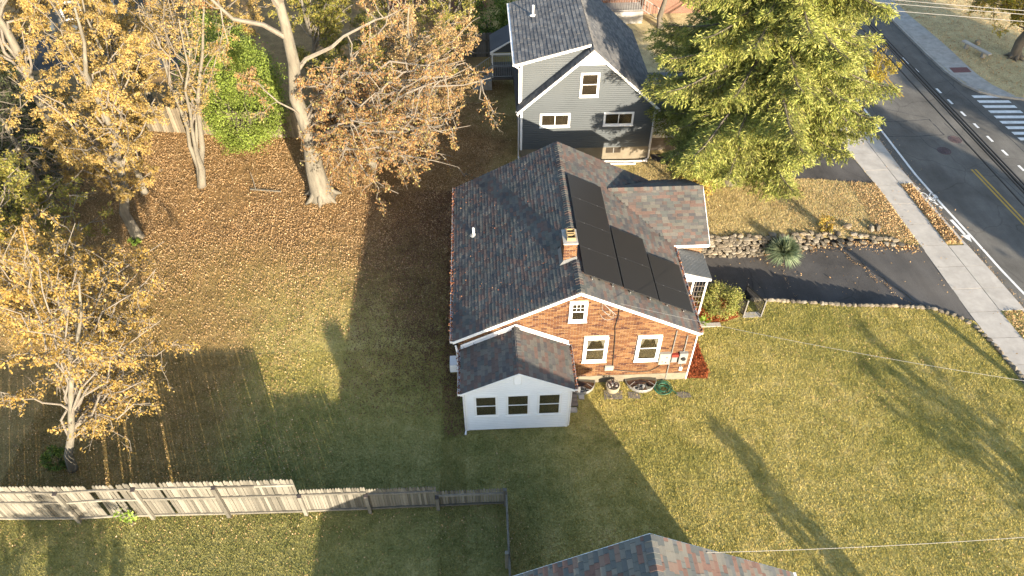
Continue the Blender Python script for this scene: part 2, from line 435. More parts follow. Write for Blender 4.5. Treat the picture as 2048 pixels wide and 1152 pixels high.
class MB:
    """collects faces; build() links them as ONE mesh object"""
    def __init__(s):
        s.v = []; s.f = []; s.nv = 0
    def add(s, verts, faces):
        b = s.nv
        s.v.extend([tuple(p) for p in verts])
        s.f.extend([tuple(i + b for i in f) for f in faces])
        s.nv += len(verts)
        return s
    def box(s, a, b):
        x0, y0, z0 = a; x1, y1, z1 = b
        return s.add([(x0, y0, z0), (x1, y0, z0), (x1, y1, z0), (x0, y1, z0), (x0, y0, z1), (x1, y0, z1), (x1, y1, z1), (x0, y1, z1)],
                     [(0, 3, 2, 1), (4, 5, 6, 7), (0, 1, 5, 4), (1, 2, 6, 5), (2, 3, 7, 6), (3, 0, 4, 7)])
    def quad(s, a, b, c, d):
        return s.add([a, b, c, d], [(0, 1, 2, 3)])
    def prism(s, poly, d):
        """extrude a planar polygon by vector d"""
        d = Vector(d); n = len(poly)
        p = [Vector(q) for q in poly]
        return s.add([tuple(q) for q in p] + [tuple(q + d) for q in p],
                     [tuple(range(n))[::-1], tuple(range(n, 2 * n))] + [(i, (i + 1) % n, (i + 1) % n + n, i + n) for i in range(n)])
    def bar(s, a, b, w, h=None, up=(0, 0, 1)):
        """rectangular bar between two points"""
        h = h or w
        a = Vector(a); b = Vector(b); d = (b - a).normalized()
        up = Vector(up)
        if abs(d.dot(up)) > 0.98: up = Vector((0, 1, 0))
        sx = d.cross(up).normalized(); sy = sx.cross(d).normalized()
        q = [sx * (i * w / 2) + sy * (j * h / 2) for i, j in ((-1, -1), (1, -1), (1, 1), (-1, 1))]
        return s.add([tuple(a + k) for k in q] + [tuple(b + k) for k in q],
                     [(3, 2, 1, 0), (4, 5, 6, 7), (0, 1, 5, 4), (1, 2, 6, 5), (2, 3, 7, 6), (3, 0, 4, 7)])
    def tube(s, pts, rad, n=6, cap=True):
        pts = np.asarray(pts, float); k = len(pts)
        rad = np.full(k, rad) if np.isscalar(rad) else np.asarray(rad, float)
        t = np.gradient(pts, axis=0)
        t /= np.linalg.norm(t, axis=1)[:, None] + 1e-9
        ref = np.array([0.31, 0.87, 0.38]) if abs(t[0] @ np.array([0.31, 0.87, 0.38])) < .9 else np.array([1., 0, 0])
        a = np.cross(t, ref); a /= np.linalg.norm(a, axis=1)[:, None] + 1e-9
        b = np.cross(t, a)
        ang = np.arange(n) * 2 * np.pi / n
        ring = pts[:, None] + rad[:, None, None] * (np.cos(ang)[None, :, None] * a[:, None] + np.sin(ang)[None, :, None] * b[:, None])
        fs = []
        for i in range(k - 1):
            for j in range(n):
                fs.append((i * n + j, i * n + (j + 1) % n, (i + 1) * n + (j + 1) % n, (i + 1) * n + j))
        if cap:
            fs.append(tuple(range(n))[::-1]); fs.append(tuple((k - 1) * n + j for j in range(n)))
        return s.add(ring.reshape(-1, 3).tolist(), fs)
    def lathe(s, prof, c, n=16):
        """profile of (radius, z) about a vertical axis at c"""
        vs_ = []; fs = []
        for r, z in prof:
            for j in range(n):
                a = 2 * math.pi * j / n
                vs_.append((c[0] + r * math.cos(a), c[1] + r * math.sin(a), c[2] + z))
        for i in range(len(prof) - 1):
            for j in range(n):
                fs.append((i * n + j, i * n + (j + 1) % n, (i + 1) * n + (j + 1) % n, (i + 1) * n + j))
        return s.add(vs_, fs)
    def build(s, name, mat, parent=None, loc=None, smooth=False, kind=None):
        o0 = wl(parent) if parent else Vector(loc or (0, 0, 0))
        me = bpy.data.meshes.new(name)
        me.from_pydata([(p[0] - o0.x, p[1] - o0.y, p[2] - o0.z) for p in s.v], [], s.f)
        me.materials.append(mat)
        if smooth:
            me.polygons.foreach_set('use_smooth', [True] * len(me.polygons))
        me.update()
        o = link(name, me, parent, loc)
        if kind: o['kind'] = kind
        return o

def np_mesh(name, verts, k, mat, parent=None, loc=None, kind=None):
    """verts: (n*k,3) array of n separate k-gons"""
    o0 = wl(parent) if parent else Vector(loc or (0, 0, 0))
    v = np.ascontiguousarray(verts.reshape(-1, 3) - np.array(o0), dtype=np.float32)
    n = len(v) // k
    me = bpy.data.meshes.new(name)
    me.vertices.add(len(v)); me.vertices.foreach_set('co', v.ravel())
    me.loops.add(len(v)); me.loops.foreach_set('vertex_index', np.arange(len(v), dtype=np.int32))
    me.polygons.add(n)
    me.polygons.foreach_set('loop_start', np.arange(0, len(v), k, dtype=np.int32))
    me.polygons.foreach_set('loop_total', np.full(n, k, dtype=np.int32))
    me.materials.append(mat)
    me.update(calc_edges=True)
    o = link(name, me, parent, loc)
    if kind: o['kind'] = kind
    return o

def rand_dirs(n, rng=RNG):
    d = rng.normal(size=(n, 3))
    return d / (np.linalg.norm(d, axis=1)[:, None] + 1e-9)

def leaf_quads(p, size, rng=RNG, droop=0.0, aspect=0.5, up=0.0):
    """folded diamond leaves at points p"""
    n = len(p)
    d = rand_dirs(n, rng); d[:, 2] -= droop; d /= np.linalg.norm(d, axis=1)[:, None] + 1e-9
    e = rand_dirs(n, rng); e[:, 2] += up
    s = np.cross(d, e); s /= np.linalg.norm(s, axis=1)[:, None] + 1e-9
    nn = np.cross(s, d)
    L = (size * rng.uniform(0.6, 1.3, n))[:, None]
    w = L * aspect * 0.5
    q = np.empty((n, 4, 3))
    q[:, 0] = p
    q[:, 1] = p + d * L * 0.5 + s * w + nn * w * 0.35
    q[:, 2] = p + d * L
    q[:, 3] = p + d * L * 0.5 - s * w + nn * w * 0.35
    return q

def in_poly(px, py, poly):
    ins = np.zeros(len(px), bool)
    j = len(poly) - 1
    for i in range(len(poly)):
        xi, yi = poly[i]; xj, yj = poly[j]
        c = ((yi > py) != (yj > py)) & (px < (xj - xi) * (py - yi) / (yj - yi + 1e-12) + xi)
        ins ^= c
        j = i
    return ins

def poly_sheet(name, poly, z, mat, kind='structure'):
    """flat polygon, triangulated"""
    from mathutils.geometry import tessellate_polygon
    vs_ = [Vector((x, y, 0)) for x, y in poly]
    fs = []
    for t in tessellate_polygon([vs_]):
        i, j, k = t
        if (vs_[j] - vs_[i]).cross(vs_[k] - vs_[i]).z < 0: j, k = k, j
        fs.append((i, j, k))
    me = bpy.data.meshes.new(name)
    me.from_pydata([(x, y, z) for x, y in poly], [], fs)
    me.materials.append(mat); me.update()
    o = link(name, me)
    if kind: o['kind'] = kind
    return o

def lerp_poly(pts, y):
    """x on a polyline of (x,y) at given y"""
    p = sorted(pts, key=lambda q: q[1])
    return float(np.interp(y, [q[1] for q in p], [q[0] for q in p]))

# ------------------------------------------------------------------ plan of the place (metres)
SW_IN = [(20.75, 60), (20.85, 38), (20.95, 33.3), (21.27, 30.0), (21.41, 25.5), (21.56, 20.6), (21.80, 16.9), (22.4, 8), (23.2, -6), (24.5, -30)]
SW_OUT = [(22.2, 60), (22.35, 38), (22.42, 33.7), (22.56, 30.4), (22.77, 25.5), (23.0, 21.0), (23.3, 16.9), (23.9, 8), (24.7, -6), (26, -30)]
KERB = [(22.9, 60), (23.05, 40), (23.17, 36), (23.22, 31.9), (23.40, 29.2), (23.68, 25.9), (23.95, 23.5), (24.15, 20.9), (24.5, 16.9), (25.2, 8), (26.3, -6), (28, -30)]
FAR_KERB = [(29.6, 120), (30.5, 60), (30.72, 49.9), (30.8, 45.2), (30.95, 42.6), (31.3, 40.9), (31.9, 39.9), (33.0, 39.2), (34.4, 38.75), (37, 38.3), (42, 37.9), (80, 37.0)]
DRIVE_NEAR = [(20.9, 20.72), (19.95, 21.28), (18.2, 21.5), (16.4, 21.62), (13.3, 22.06), (11.95, 22.2), (11.2, 22.42), (8.02, 22.5)]
DRIVE_FAR = [(9.6, 26.25), (11.2, 26.3), (14.1, 26.26), (16.7, 26.3), (19.0, 26.1), (20.2, 25.65), (21.40, 25.35)]

def drive_z(x):
    return -0.8 * float(np.clip((20.2 - x) / 7.0, 0, 1)) ** 1.15 + 0.004

# turf: one sheet with a notch for the sunken driveway
lawn_poly = [(-160, -60), (25.5, -60), (24.5, -30), (23.2, -6), (22.4, 8), (21.80, 16.9), (21.56, 20.4)] + DRIVE_NEAR + [(8.02, 26.25)] + DRIVE_FAR + [(21.27, 30), (20.95, 33.3), (20.85, 38), (20.75, 60), (20.4, 200), (-160, 200)]
poly_sheet("lawn", lawn_poly, 0.0, M['turf'])
poly_sheet("ground", [(-300, -300), (400, -300), (400, 400), (-300, 400)], -1.2, M['turf'])

# road surface, verge base and the park beyond
road_poly = [(x - 0.3, y) for x, y in KERB[::-1]] + [(22.6, 200)] + [(29.5, 200)] + [(120, 200), (120, -60), (29, -60)]
poly_sheet("road", road_poly, -0.12, M['asphalt_road'])
park = [(x + 0.14, y + (0.14 if x > 31.2 else 0)) for x, y in FAR_KERB] + [(120, 37), (120, 200), (29.6, 200)]
poly_sheet("park_lawn", park, 0.0, M['turf'])
verge_strip = [(x, y) for x, y in SW_OUT] + [(x - 0.13, y) for x, y in KERB[::-1]]
poly_sheet("verge", verge_strip, -0.01, M['turf'])

def ribbon(name, line, w, z0, z1, mat):
    """kerb-like solid following a polyline; offset to the left of travel"""
    mb = MB()
    p = [Vector((x, y, 0)) for x, y in line]
    off = []
    for i in range(len(p)):
        d = (p[min(i + 1, len(p) - 1)] - p[max(i - 1, 0)]).normalized()
        off.append(Vector((-d.y, d.x, 0)))
    for i in range(len(p) - 1):
        a, b = p[i], p[i + 1]; c, d = b + off[i + 1] * w, a + off[i] * w
        mb.add([(q.x, q.y, z) for z in (z0, z1) for q in (a, b, c, d)], [(4, 5, 6, 7), (0, 1, 5, 4), (2, 3, 7, 6)])
    return mb.build(name, mat, kind='structure')
ribbon("kerb", KERB, -0.14, -0.2, 0.012, M['concrete'])
ribbon("far_kerb", FAR_KERB, 0.15, -0.2, 0.012, M['concrete_grey'])

# sidewalk slabs: each one a part of the sidewalk
sw = MB()
for i in range(len(SW_IN) - 1):
    (xa, ya), (xb, yb) = SW_IN[i], SW_IN[i + 1]
    sw.quad((lerp_poly(SW_OUT, ya), ya, -0.02), (xa, ya, -0.02), (xb, yb, -0.02), (lerp_poly(SW_OUT, yb), yb, -0.02))
sidewalk = sw.build("sidewalk", M['concrete_grey'], kind='structure')
joints = [45, 43.4, 41.8, 40.2, 38.6, 37.0, 35.3, 33.4, 31.75, 30.35, 28.75, 27.1, 25.45, 23.9, 22.4, 20.95, 19.4, 17.9, 16.4, 14.9, 13.4]
for a, b in zip(joints[:-1], joints[1:]):
    g = 0.012
    mb = MB()
    pa, pb = a - g, b + g
    mb.prism([(lerp_poly(SW_IN, pa), pa, -0.05), (lerp_poly(SW_IN, pb), pb, -0.05), (lerp_poly(SW_OUT, pb) - g, pb, -0.05), (lerp_poly(SW_OUT, pa) - g, pa, -0.05)], (0, 0, 0.065 + random.uniform(-.004, .004)))
    mb.build("concrete_slab", M['concrete'], sidewalk)
# aprons between sidewalk and kerb where the two driveways cross the verge
for lo, hi in ((20.98, 25.4), (30.5, 35.6)):
    ys = [y for y in joints if lo + .6 < y < hi - .6]
    ys = [lo] + sorted(ys) + [hi]
    ap = thing("driveway_apron", "concrete driveway apron between the sidewalk and the street, " + ("below the leafy strip" if lo < 25 else "beside the big conifer"), "apron", (22.9, (lo + hi) / 2, 0))
    for a, b in zip(ys[:-1], ys[1:]):
        g = 0.01
        mb = MB()
        pa, pb = a + g, b - g
        mb.prism([(lerp_poly(SW_OUT, pa) + g, pa, -0.06), (lerp_poly(KERB, pa) + .004, pa, -0.06), (lerp_poly(KERB, pb) + .004, pb, -0.06), (lerp_poly(SW_OUT, pb) + g, pb, -0.06)], (0, 0, 0.08))
        mb.build("concrete_slab", M['concrete'], ap)

# far sidewalk
far_sw = MB()
fin = [(31.6, 90), (32.1, 60), (32.3, 50.6), (32.55, 48.5), (32.75, 45.6), (32.75, 43.9), (32.85, 42.0), (33.2, 40.3), (33.9, 39.2)]
fy = [p[1] for p in fin]
farside = MB()
def far_x(y): return lerp_poly(FAR_KERB[:8], y) + 0.17
farwalk = None
base = MB()
for i in range(len(fin) - 1):
    (xa, ya), (xb, yb) = fin[i], fin[i + 1]
    base.quad((far_x(ya), ya, 0.006), (far_x(yb), yb, 0.006), (xb, yb, 0.006), (xa, ya, 0.006))
farwalk = base.build("far_sidewalk", M['concrete_grey'], kind='structure')
fj = [58, 56.2, 54.4, 52.6, 50.8, 49.0, 47.2, 45.4, 43.6, 42.0, 40.6, 39.45]
for a, b in zip(fj[:-1], fj[1:]):
    mb = MB(); pa, pb = a - .012, b + .012
    mb.prism([(far_x(pa), pa, -0.03), (lerp_poly(fin, pa), pa, -0.03), (lerp_poly(fin, pb), pb, -0.03), (far_x(pb), pb, -0.03)], (0, 0, 0.045))
    mb.build("concrete_slab", M['concrete_grey'], farwalk)
mb = MB(); mb.box((31.42, 42.3, 0.004), (32.62, 42.95, 0.03))
mb.build("tactile_paving", M['tactile'], farwalk)

# driveway: sunk below the lawns near the house
dn = sorted(DRIVE_NEAR + [(21.5, 20.35)]); df = sorted(DRIVE_FAR + [(8.02, 26.3), (9.3, 26.3)])
def dnear(x): return float(np.interp(x, [p[0] for p in dn], [p[1] for p in dn]))
def dfar(x): return float(np.interp(x, [p[0] for p in df], [p[1] for p in df]))
def drive_grid(name, x0f, x1f, mat):
    mb = MB(); n, k = 40, 14
    for i in range(n + 1):
        for j in range(k + 1):
            t = j / k
            y = 20.0 + 6.6 * t
            xa, xb = x0f(y), x1f(y)
            x = xa + (xb - xa) * i / n
            yy = max(dnear(x) - 0.15, min(dfar(x) + 0.15, dnear(x) - .15 + (dfar(x) + .3 - dnear(x)) * t))
            mb.v.append((x, yy, drive_z(x) + 0.012 * math.sin(x * 1.7 + yy * 2.1)))
    for i in range(n):
        for j in range(k):
            a = i * (k + 1) + j
            mb.f.append((a, a + k + 1, a + k + 2, a + 1))
    return mb.build(name, mat, kind='structure', smooth=True)
def seam(y): return 19.35 - (y - 21.2) * 0.42 + 0.1 * math.sin(y * 5)
drive_grid("driveway", lambda y: 7.6, lambda y: seam(y), M['asphalt_drive'])
drive_grid("driveway_patch", lambda y: seam(y) + .03, lambda y: lerp_poly(SW_IN, 20.4 + (y - 20) * .75) + .02, M['asphalt_apron'])
# second driveway of the grey house
d2 = [(9.5, 33.35), (12, 31.6), (16.9, 31.25), (18.4, 31.1), (20.0, 30.75), (21.2, 30.6), (20.93, 33.3), (20.9, 35.0), (17.5, 35.6), (15.2, 35.6), (15.2, 33.9), (9.5, 33.9)]
poly_sheet("neighbour_driveway", d2, 0.004, M['asphalt_drive'])

# ---- road markings (flat paint)
ZR = -0.116
def paint(name, quads, mat, z=ZR):
    mb = MB()
    for q in quads:
        mb.add([(x, y, z) for x, y in q], [tuple(range(len(q)))])
    return mb.build(name, mat, kind='structure')
def band(line, w):
    out = []
    for (xa, ya), (xb, yb) in zip(line[:-1], line[1:]):
        out.append([(xa - w / 2, ya), (xb - w / 2, yb), (xb + w / 2, yb), (xa + w / 2, ya)])
    return out
EDGE = [(23.55, 60), (23.72, 40), (23.86, 35.8), (23.92, 31.4), (24.15, 28.5), (24.38, 26.3), (24.6, 23.7), (24.88, 21.5), (25.3, 16), (26, 6), (27.2, -12)]
paint("edge_line", band(EDGE, 0.13), M['road_white'])
for off in (0.0, 0.22):
    paint("centre_line", band([(26.5 + off, 60), (26.55 + off, 48), (26.65 + off, 39.6)], 0.11), M['road_yellow'])
    paint("centre_line", band([(27.27 + off, 31.75), (27.55 + off, 27.0), (28.2 + off, 19), (29.5 + off, 4)], 0.11), M['road_yellow'])
dash = [(29.11, 44.76, 43.84), (29.2, 43.21, 42.73), (29.44, 40.55, 39.98), (29.53, 39.18, 38.63), (29.65, 37.74, 37.22), (29.77, 36.37, 35.87), (29.86, 35.0, 34.4), (29.98, 33.54, 32.98), (30.09, 32.0, 31.47), (30.2, 30.5, 29.95), (30.3, 29, 28.45)]
for x, a, b in dash:
    paint("lane_dash", [[(x - .06, a), (x - .03, b), (x + .12, b), (x + .09, a)]], M['road_white'])
for i in range(13):
    y = 39.45 - 0.605 * i
    x = 31.28 + 0.038 * i
    paint("crosswalk_bar", [[(x, y + .14), (x + .03, y - .16), (x + 2.05, y - .25), (x + 2.02, y + .05)]], M['road_white'])
# bike-lane arrow
def xf(pts, c, ang, sc=1.0):
    ca, sa = math.cos(ang), math.sin(ang)
    return [(c[0] + sc * (x * ca - y * sa), c[1] + sc * (x * sa + y * ca)) for x, y in pts]
ARA = R(-2)
paint("lane_arrow", [xf([(-0.09, 1.05), (-0.07, -0.15), (0.07, -0.15), (0.09, 1.05)], (24.12, 26.45), R(6)),
                     xf([(0, -0.72), (0.24, -0.12), (0.0, -0.2)], (24.12, 26.45), R(6)), xf([(0, -0.72), (0.0, -0.2), (-0.24, -0.12)], (24.12, 26.45), R(6))], M['road_white'])
# cyclist symbol: two wheels, frame and rider
def ring(c, r, w, n=20, sy=1.35):
    out = []
    for i in range(n):
        a, b = 2 * math.pi * i / n, 2 * math.pi * (i + 1) / n
        out.append([(c[0] + r * math.cos(a), c[1] + sy * r * math.sin(a)), (c[0] + r * math.cos(b), c[1] + sy * r * math.sin(b)), (c[0] + (r - w) * math.cos(b), c[1] + sy * (r - w) * math.sin(b)), (c[0] + (r - w) * math.cos(a), c[1] + sy * (r - w) * math.sin(a))])
    return out
sym = ring((23.53, 29.55), 0.21, 0.055) + ring((24.0, 29.45), 0.21, 0.055)
def stroke(a, b, w=0.07):
    d = Vector((b[0] - a[0], b[1] - a[1])).normalized(); n = Vector((-d.y, d.x)) * w / 2
    return [(a[0] + n.x, a[1] + n.y), (b[0] + n.x, b[1] + n.y), (b[0] - n.x, b[1] - n.y), (a[0] - n.x, a[1] - n.y)]
sym += [stroke((23.98, 29.4), (23.86, 29.0)), stroke((23.86, 29.0), (23.68, 29.1), .1), stroke((23.66, 29.45), (23.82, 28.95), .14), stroke((23.82, 28.95), (23.9, 28.72), .1), stroke((23.93, 28.62), (24.0, 28.42), .12)]
paint("cyclist_symbol", sym, M['road_white'])
paint("lane_mark", [stroke((23.4, 30.45), (23.44, 30.15), .06), stroke((23.44, 30.15), (23.52, 30.35), .06), stroke((23.52, 30.35), (23.55, 30.05), .06)], M['road_white'])
# tar-sealed joints and the utility cut
def tar_line(pts, w=0.05):
    q = []
    for a, b in zip(pts[:-1], pts[1:]):
        n = 6
        prev = a
        for k in range(1, n + 1):
            t = k / n
            p = (a[0] + (b[0] - a[0]) * t + random.uniform(-.035, .035), a[1] + (b[1] - a[1]) * t + random.uniform(-.035, .035))
            q.append(stroke(prev, p, w * random.uniform(.5, 1.3))); prev = p
    return q
tq = tar_line([(23.95, 35.25), (25.8, 35.15), (27.4, 35.27), (27.27, 36.99), (25.6, 36.8), (24.13, 36.86), (24.0, 35.9), (23.95, 35.25)], .06)
tq += tar_line([(25.9, 35.1), (25.95, 34.2), (26.4, 33.4)], .035) + tar_line([(25.2, 38.2), (27.3, 37.1)], .03)
tq += tar_line([(30.5, 44), (30.75, 39.8), (31.0, 36), (31.35, 31), (31.6, 28)], .05)
tq += tar_line([(28.0, 36.5), (28.35, 33), (28.7, 29.5), (29.2, 26)], .03)
paint("tar_seal", tq, M['tar'], ZR - 0.002)
for x, y, lab in ((27.80, 34.72, "round iron manhole cover in the road nearer the centre line and crosswalk"), (26.61, 33.62, "round iron manhole cover in the road nearer the white edge line")):
    t = thing("manhole_cover", lab, "manhole cover", (x, y, -.12), "manhole covers in the road")
    mb = MB(); mb.lathe([(0.0, .012), (0.27, .012), (0.29, .0)], (x, y, -.119), 24); mb.build("lid", M['manhole'], t)
    mb = MB(); mb.lathe([(0.31, .0), (0.315, .012), (0.38, .012), (0.385, .0)], (x, y, -.119), 24); mb.build("rim", M['manhole'], t)
    mb = MB()
    for i in range(-3, 4):
        for j in range(-3, 4):
            if i * i + j * j < 10: mb.box((x + i * .075 - .02, y + j * .075 - .02, -.108), (x + i * .075 + .02, y + j * .075 + .02, -.10))
    mb.build("tread", M['manhole'], t, kind='stuff')

# ------------------------------------------------------------------ building helpers
def wedge_unit():
    """one shingle tab, 1 x 1 x 1: x across, y up the slope, butt edge raised"""
    return [(-.5, 0, 0), (.5, 0, 0), (-.5, 0, 1), (.5, 0, 1), (-.5, 1, 0.05), (.5, 1, 0.05)], [(2, 3, 5, 4), (0, 1, 3, 2), (0, 2, 4), (1, 5, 3)]
_uw = {}
def unit_wedge(mat):
    if mat.name not in _uw:
        me = bpy.data.meshes.new("shingle")
        v, f = wedge_unit()
        me.from_pydata(v, [], f); me.materials.append(mat); me.update()
        _uw[mat.name] = me
    return _uw[mat.name]

class Tabs:
    """gathers shingle tabs for one thing; the nearest few become parts, the rest one stuff part"""
    def __init__(s): s.t = []
    def slope(s, P0, U, V, L, W, e=0.145, wr=(0.2, 0.36), th=0.022, keep=None, u0=None, u1=None):
        U = Vector(U).normalized(); V = Vector(V).normalized(); Nn = U.cross(V).normalized()
        if Nn.z < 0: Nn = -Nn
        P0 = Vector(P0)
        rows = int(W / e)
        for r in range(rows + 1):
            v = r * e
            h = min(e * 1.12, W - v)
            if h < 0.04: continue
            a = u0(v) if u0 else 0.0
            b = u1(v) if u1 else L
            u = a
            while u < b - 0.02:
                w = random.uniform(*wr)
                if u == a and r % 2: w *= 0.6
                w = min(w, b - u)
                if b - u - w < 0.08: w = b - u
                c = P0 + U * (u + w / 2) + V * v
                if keep is None or keep(u + w / 2, v + h / 2):
                    s.t.append((c, U, V, Nn, max(w - 0.006, .01), h, th * random.uniform(.75, 1.5)))
                u += w
        return s
    def build(s, root, mat, limit=300, name="shingle", field="shingle_field"):
        s.t.sort(key=lambda q: (q[0] - CAM).length if q[0].y > 7.3 else 99)
        me = unit_wedge(mat)
        for c, U, V, Nn, w, h, th in s.t[:limit]:
            o = bpy.data.objects.new(name, me); COL.objects.link(o); o.parent = root
            p = c - wl(root)
            o.matrix_basis = Matrix(((U.x * w, V.x * h, Nn.x * th, p.x), (U.y * w, V.y * h, Nn.y * th, p.y), (U.z * w, V.z * h, Nn.z * th, p.z), (0, 0, 0, 1)))
        if len(s.t) > limit:
            v, f = wedge_unit(); mb = MB()
            for c, U, V, Nn, w, h, th in s.t[limit:]:
                mb.add([tuple(c + U * (x * w) + V * (y * h) + Nn * (z * th)) for x, y, z in v], f)
            mb.build(field, mat, root, kind='stuff')

def ridge_cap(root, a, b, sl, mat, e=0.14, wd=0.15, name="ridge_cap"):
    """folded cap tiles along a ridge from a to b; each cap a small saddle"""
    a = Vector(a); b = Vector(b); d = (b - a); n = int(d.length / e); d.normalize()
    sd = d.cross(Vector((0, 0, 1))).normalized()
    mb = MB()
    for i in range(n):
        p = a + d * (i * e); q = p + d * (e * 1.15)
        t0, t1 = 0.035 * random.uniform(.8, 1.2), 0.018
        vs_ = []
        for pt, t in ((p, t0), (q, t1)):
            for sgn in (-1, 0, 1):
                vs_.append(tuple(pt + sd * (sgn * wd) + Vector((0, 0, t + 0.012 - abs(sgn) * wd * sl))))
        vs_ += [tuple(Vector(vs_[k]) - Vector((0, 0, .03))) for k in (0, 1, 2)]
        mb.add(vs_, [(0, 1, 4, 3), (1, 2, 5, 4), (6, 7, 1, 0), (7, 8, 2, 1)])
    mb.build(name, mat, root, kind='stuff')

def siding(root, x0f, x1f, y, z0, z1, e, mat, holes=(), ny=-1, th=0.034, name="siding_board"):
    """lap boards on a wall facing -y (ny=-1); x range may depend on z; split round the windows"""
    z = z0
    while z < z1 - 0.01:
        zt = min(z + e, z1); zm = (z + zt) / 2
        segs = [(x0f(zm), x1f(zm))]
        for hx0, hx1, hz0, hz1 in holes:
            if hz0 < zm < hz1:
                ns = []
                for a, b in segs:
                    if hx0 > a: ns.append((a, min(b, hx0)))
                    if hx1 < b: ns.append((max(a, hx1), b))
                segs = [q for q in ns if q[1] - q[0] > 0.03]
        for a, b in segs:
            if b - a < 0.05: continue
            mb = MB()
            ya, yb, zj = y + ny * th, y + ny * th * .8, zt - (zt - z) * .17
            mb.add([(a, ya, z), (b, ya, z), (b, yb, zj), (a, yb, zj), (a, y, z), (b, y, z), (b, y, zj), (a, y, zj)],
                   [(0, 1, 2, 3), (4, 5, 1, 0), (0, 3, 7, 4), (1, 5, 6, 2), (3, 2, 6, 7)])
            mb.build(name, mat, root)
        z = zt

def double_hung(root, x0, x1, z0, z1, y, trim=0.085, style='hung', inner=None, curtain=False, grille=False, sill=True, label=None, proud=0.05, trim_mat=None):
    """window facing -y, built as frame, sash, pane, sill and what hangs behind the glass"""
    tm = trim_mat or M['white_trim']
    yf = y - proud
    mb = MB()
    for a, b in (((x0, yf, z0), (x0 + trim, y + .02, z1)), ((x1 - trim, yf, z0), (x1, y + .02, z1)), ((x0 + trim, yf, z1 - trim), (x1 - trim, y + .02, z1)), ((x0 + trim, yf, z0), (x1 - trim, y + .02, z0 + trim))):
        mb.box(a, b)
    w = mb.build("window", tm, root)
    if label: w['label'] = label
    ix0, ix1, iz0, iz1 = x0 + trim, x1 - trim, z0 + trim, z1 - trim
    mb = MB(); mb.box((ix0 - .01, y - .004, iz0 - .01), (ix1 + .01, y + .012, iz1 + .01)); mb.build("backing", inner or M['room_dark'], w)
    s = 0.035
    mb = MB()
    if style == 'hung':
        zm = (iz0 + iz1) / 2
        rects = ((ix0, zm - .005, ix1, iz1, y - .032), (ix0, iz0, ix1, zm + s, y - .042))
    else:
        xm = (ix0 + ix1) / 2
        rects = ((ix0, iz0, xm + s / 2, iz1, y - .032), (xm - s / 2, iz0, ix1, iz1, y - .042))
    for a, c, b, d, yy in rects:
        for p, q in (((a, yy, c), (a + s, yy + .012, d)), ((b - s, yy, c), (b, yy + .012, d)), ((a + s, yy, c), (b - s, yy + .012, c + s)), ((a + s, yy, d - s), (b - s, yy + .012, d))):
            mb.box(p, q)
        g = MB(); g.box((a + s, yy + .004, c + s), (b - s, yy + .008, d - s)); g.build("pane", M['glass'], w)
    mb.build("sash", tm, w)
    if grille:
        a, c, b, d, yy = rects[0]
        mb = MB()
        for k in (1, 2):
            xx = a + s + (b - a - 2 * s) * k / 3
            mb.box((xx - .007, yy - .003, c + s), (xx + .007, yy + .003, d - s))
        zz = (c + d) / 2
        mb.box((a + s, yy - .0045, zz - .007), (b - s, yy + .0015, zz + .007))
        mb.build("grille", tm, w)
    if curtain:
        a, c, b, d, yy = rects[0]
        n = 24; mb = MB()
        for i in range(n):
            xs = []
            for t in (i / n, (i + 1) / n):
                u = abs(t - .5) * 2
                drop = 0.10 + 0.07 * abs(math.sin(t * math.pi * 3)) + (d - c - .12) * max(0, (u - .55) / .45) ** 0.8
                xs.append((a + (b - a) * t, d - drop, y - .012 - .008 * math.sin(t * 40)))
            (xa, za, ya), (xb, zb, yb) = xs
            mb.add([(xa, ya, za), (xb, yb, zb), (xb, yb, d), (xa, ya, d)], [(0, 1, 2, 3)])
            mb.add([(xa, ya + .004, za), (xb, yb + .004, zb), (xb, yb + .004, d), (xa, ya + .004, d)], [(3, 2, 1, 0)])
        mb.build("curtain", M['curtain'], w)
        a, c, b, d, yy = rects[1]
        mb = MB(); mb.box((a + s, y - .014, c + (d - c) * .14), (b - s, y - .01, d)); mb.build("roller_shade", M['shade_tan'], w)
    if sill:
        mb = MB(); mb.box((x0 - .02, yf - .03, z0 - .045), (x1 + .02, y + .01, z0 + .004)); mb.build("sill", tm, w)
    return w

def gable_roof_deck(root, xr, zr, sl, xa, xb, y0, y1, th, mat):
    """two slabs meeting at a ridge along y"""
    mb = MB()
    for xe in (xa, xb):
        ze = zr - sl * abs(xe - xr)
        P = [(xr, y0, zr), (xe, y0, ze), (xe, y1, ze), (xr, y1, zr)]
        mb.prism(P, (0, 0, -th))
    mb.build("roof", mat, root)

def gutter(root, x, y0, y1, z, side, mat, leaves=True, w=0.11):
    """open gutter along y on the outer side of an eave"""
    prof = [(0, 0), (0, -.10), (side * w, -.10), (side * w, 0.005)]
    mb = MB()
    t = .008
    mb.box((min(x, x + side * t), y0, z - .10), (max(x, x + side * t), y1, z))
    mb.box((min(x + side * t, x + side * w), y0, z - .10), (max(x + side * t, x + side * w), y1, z - .09))
    a, b = x + side * (w - t), x + side * w
    mb.box((min(a, b), y0, z - .088), (max(a, b), y1, z + .012))
    for yy in (y0, y1 - .01):
        mb.box((min(x + side * t, a), yy + .001, z - .088), (max(x + side * t, a), yy + .009, z - .002))
    g = mb.build("gutter", mat, root)
    if leaves:
        n = int((y1 - y0) * 75)
        p = np.stack([x + side * RNG.uniform(.0, w, n), RNG.uniform(y0, y1, n), z + RNG.uniform(-.05, .02, n)], 1)
        np_mesh("gutter_leaves", leaf_quads(p, 0.09, RNG, 0, .6, .8), 4, M['gutter_leaf'], g, kind='stuff')
    return g

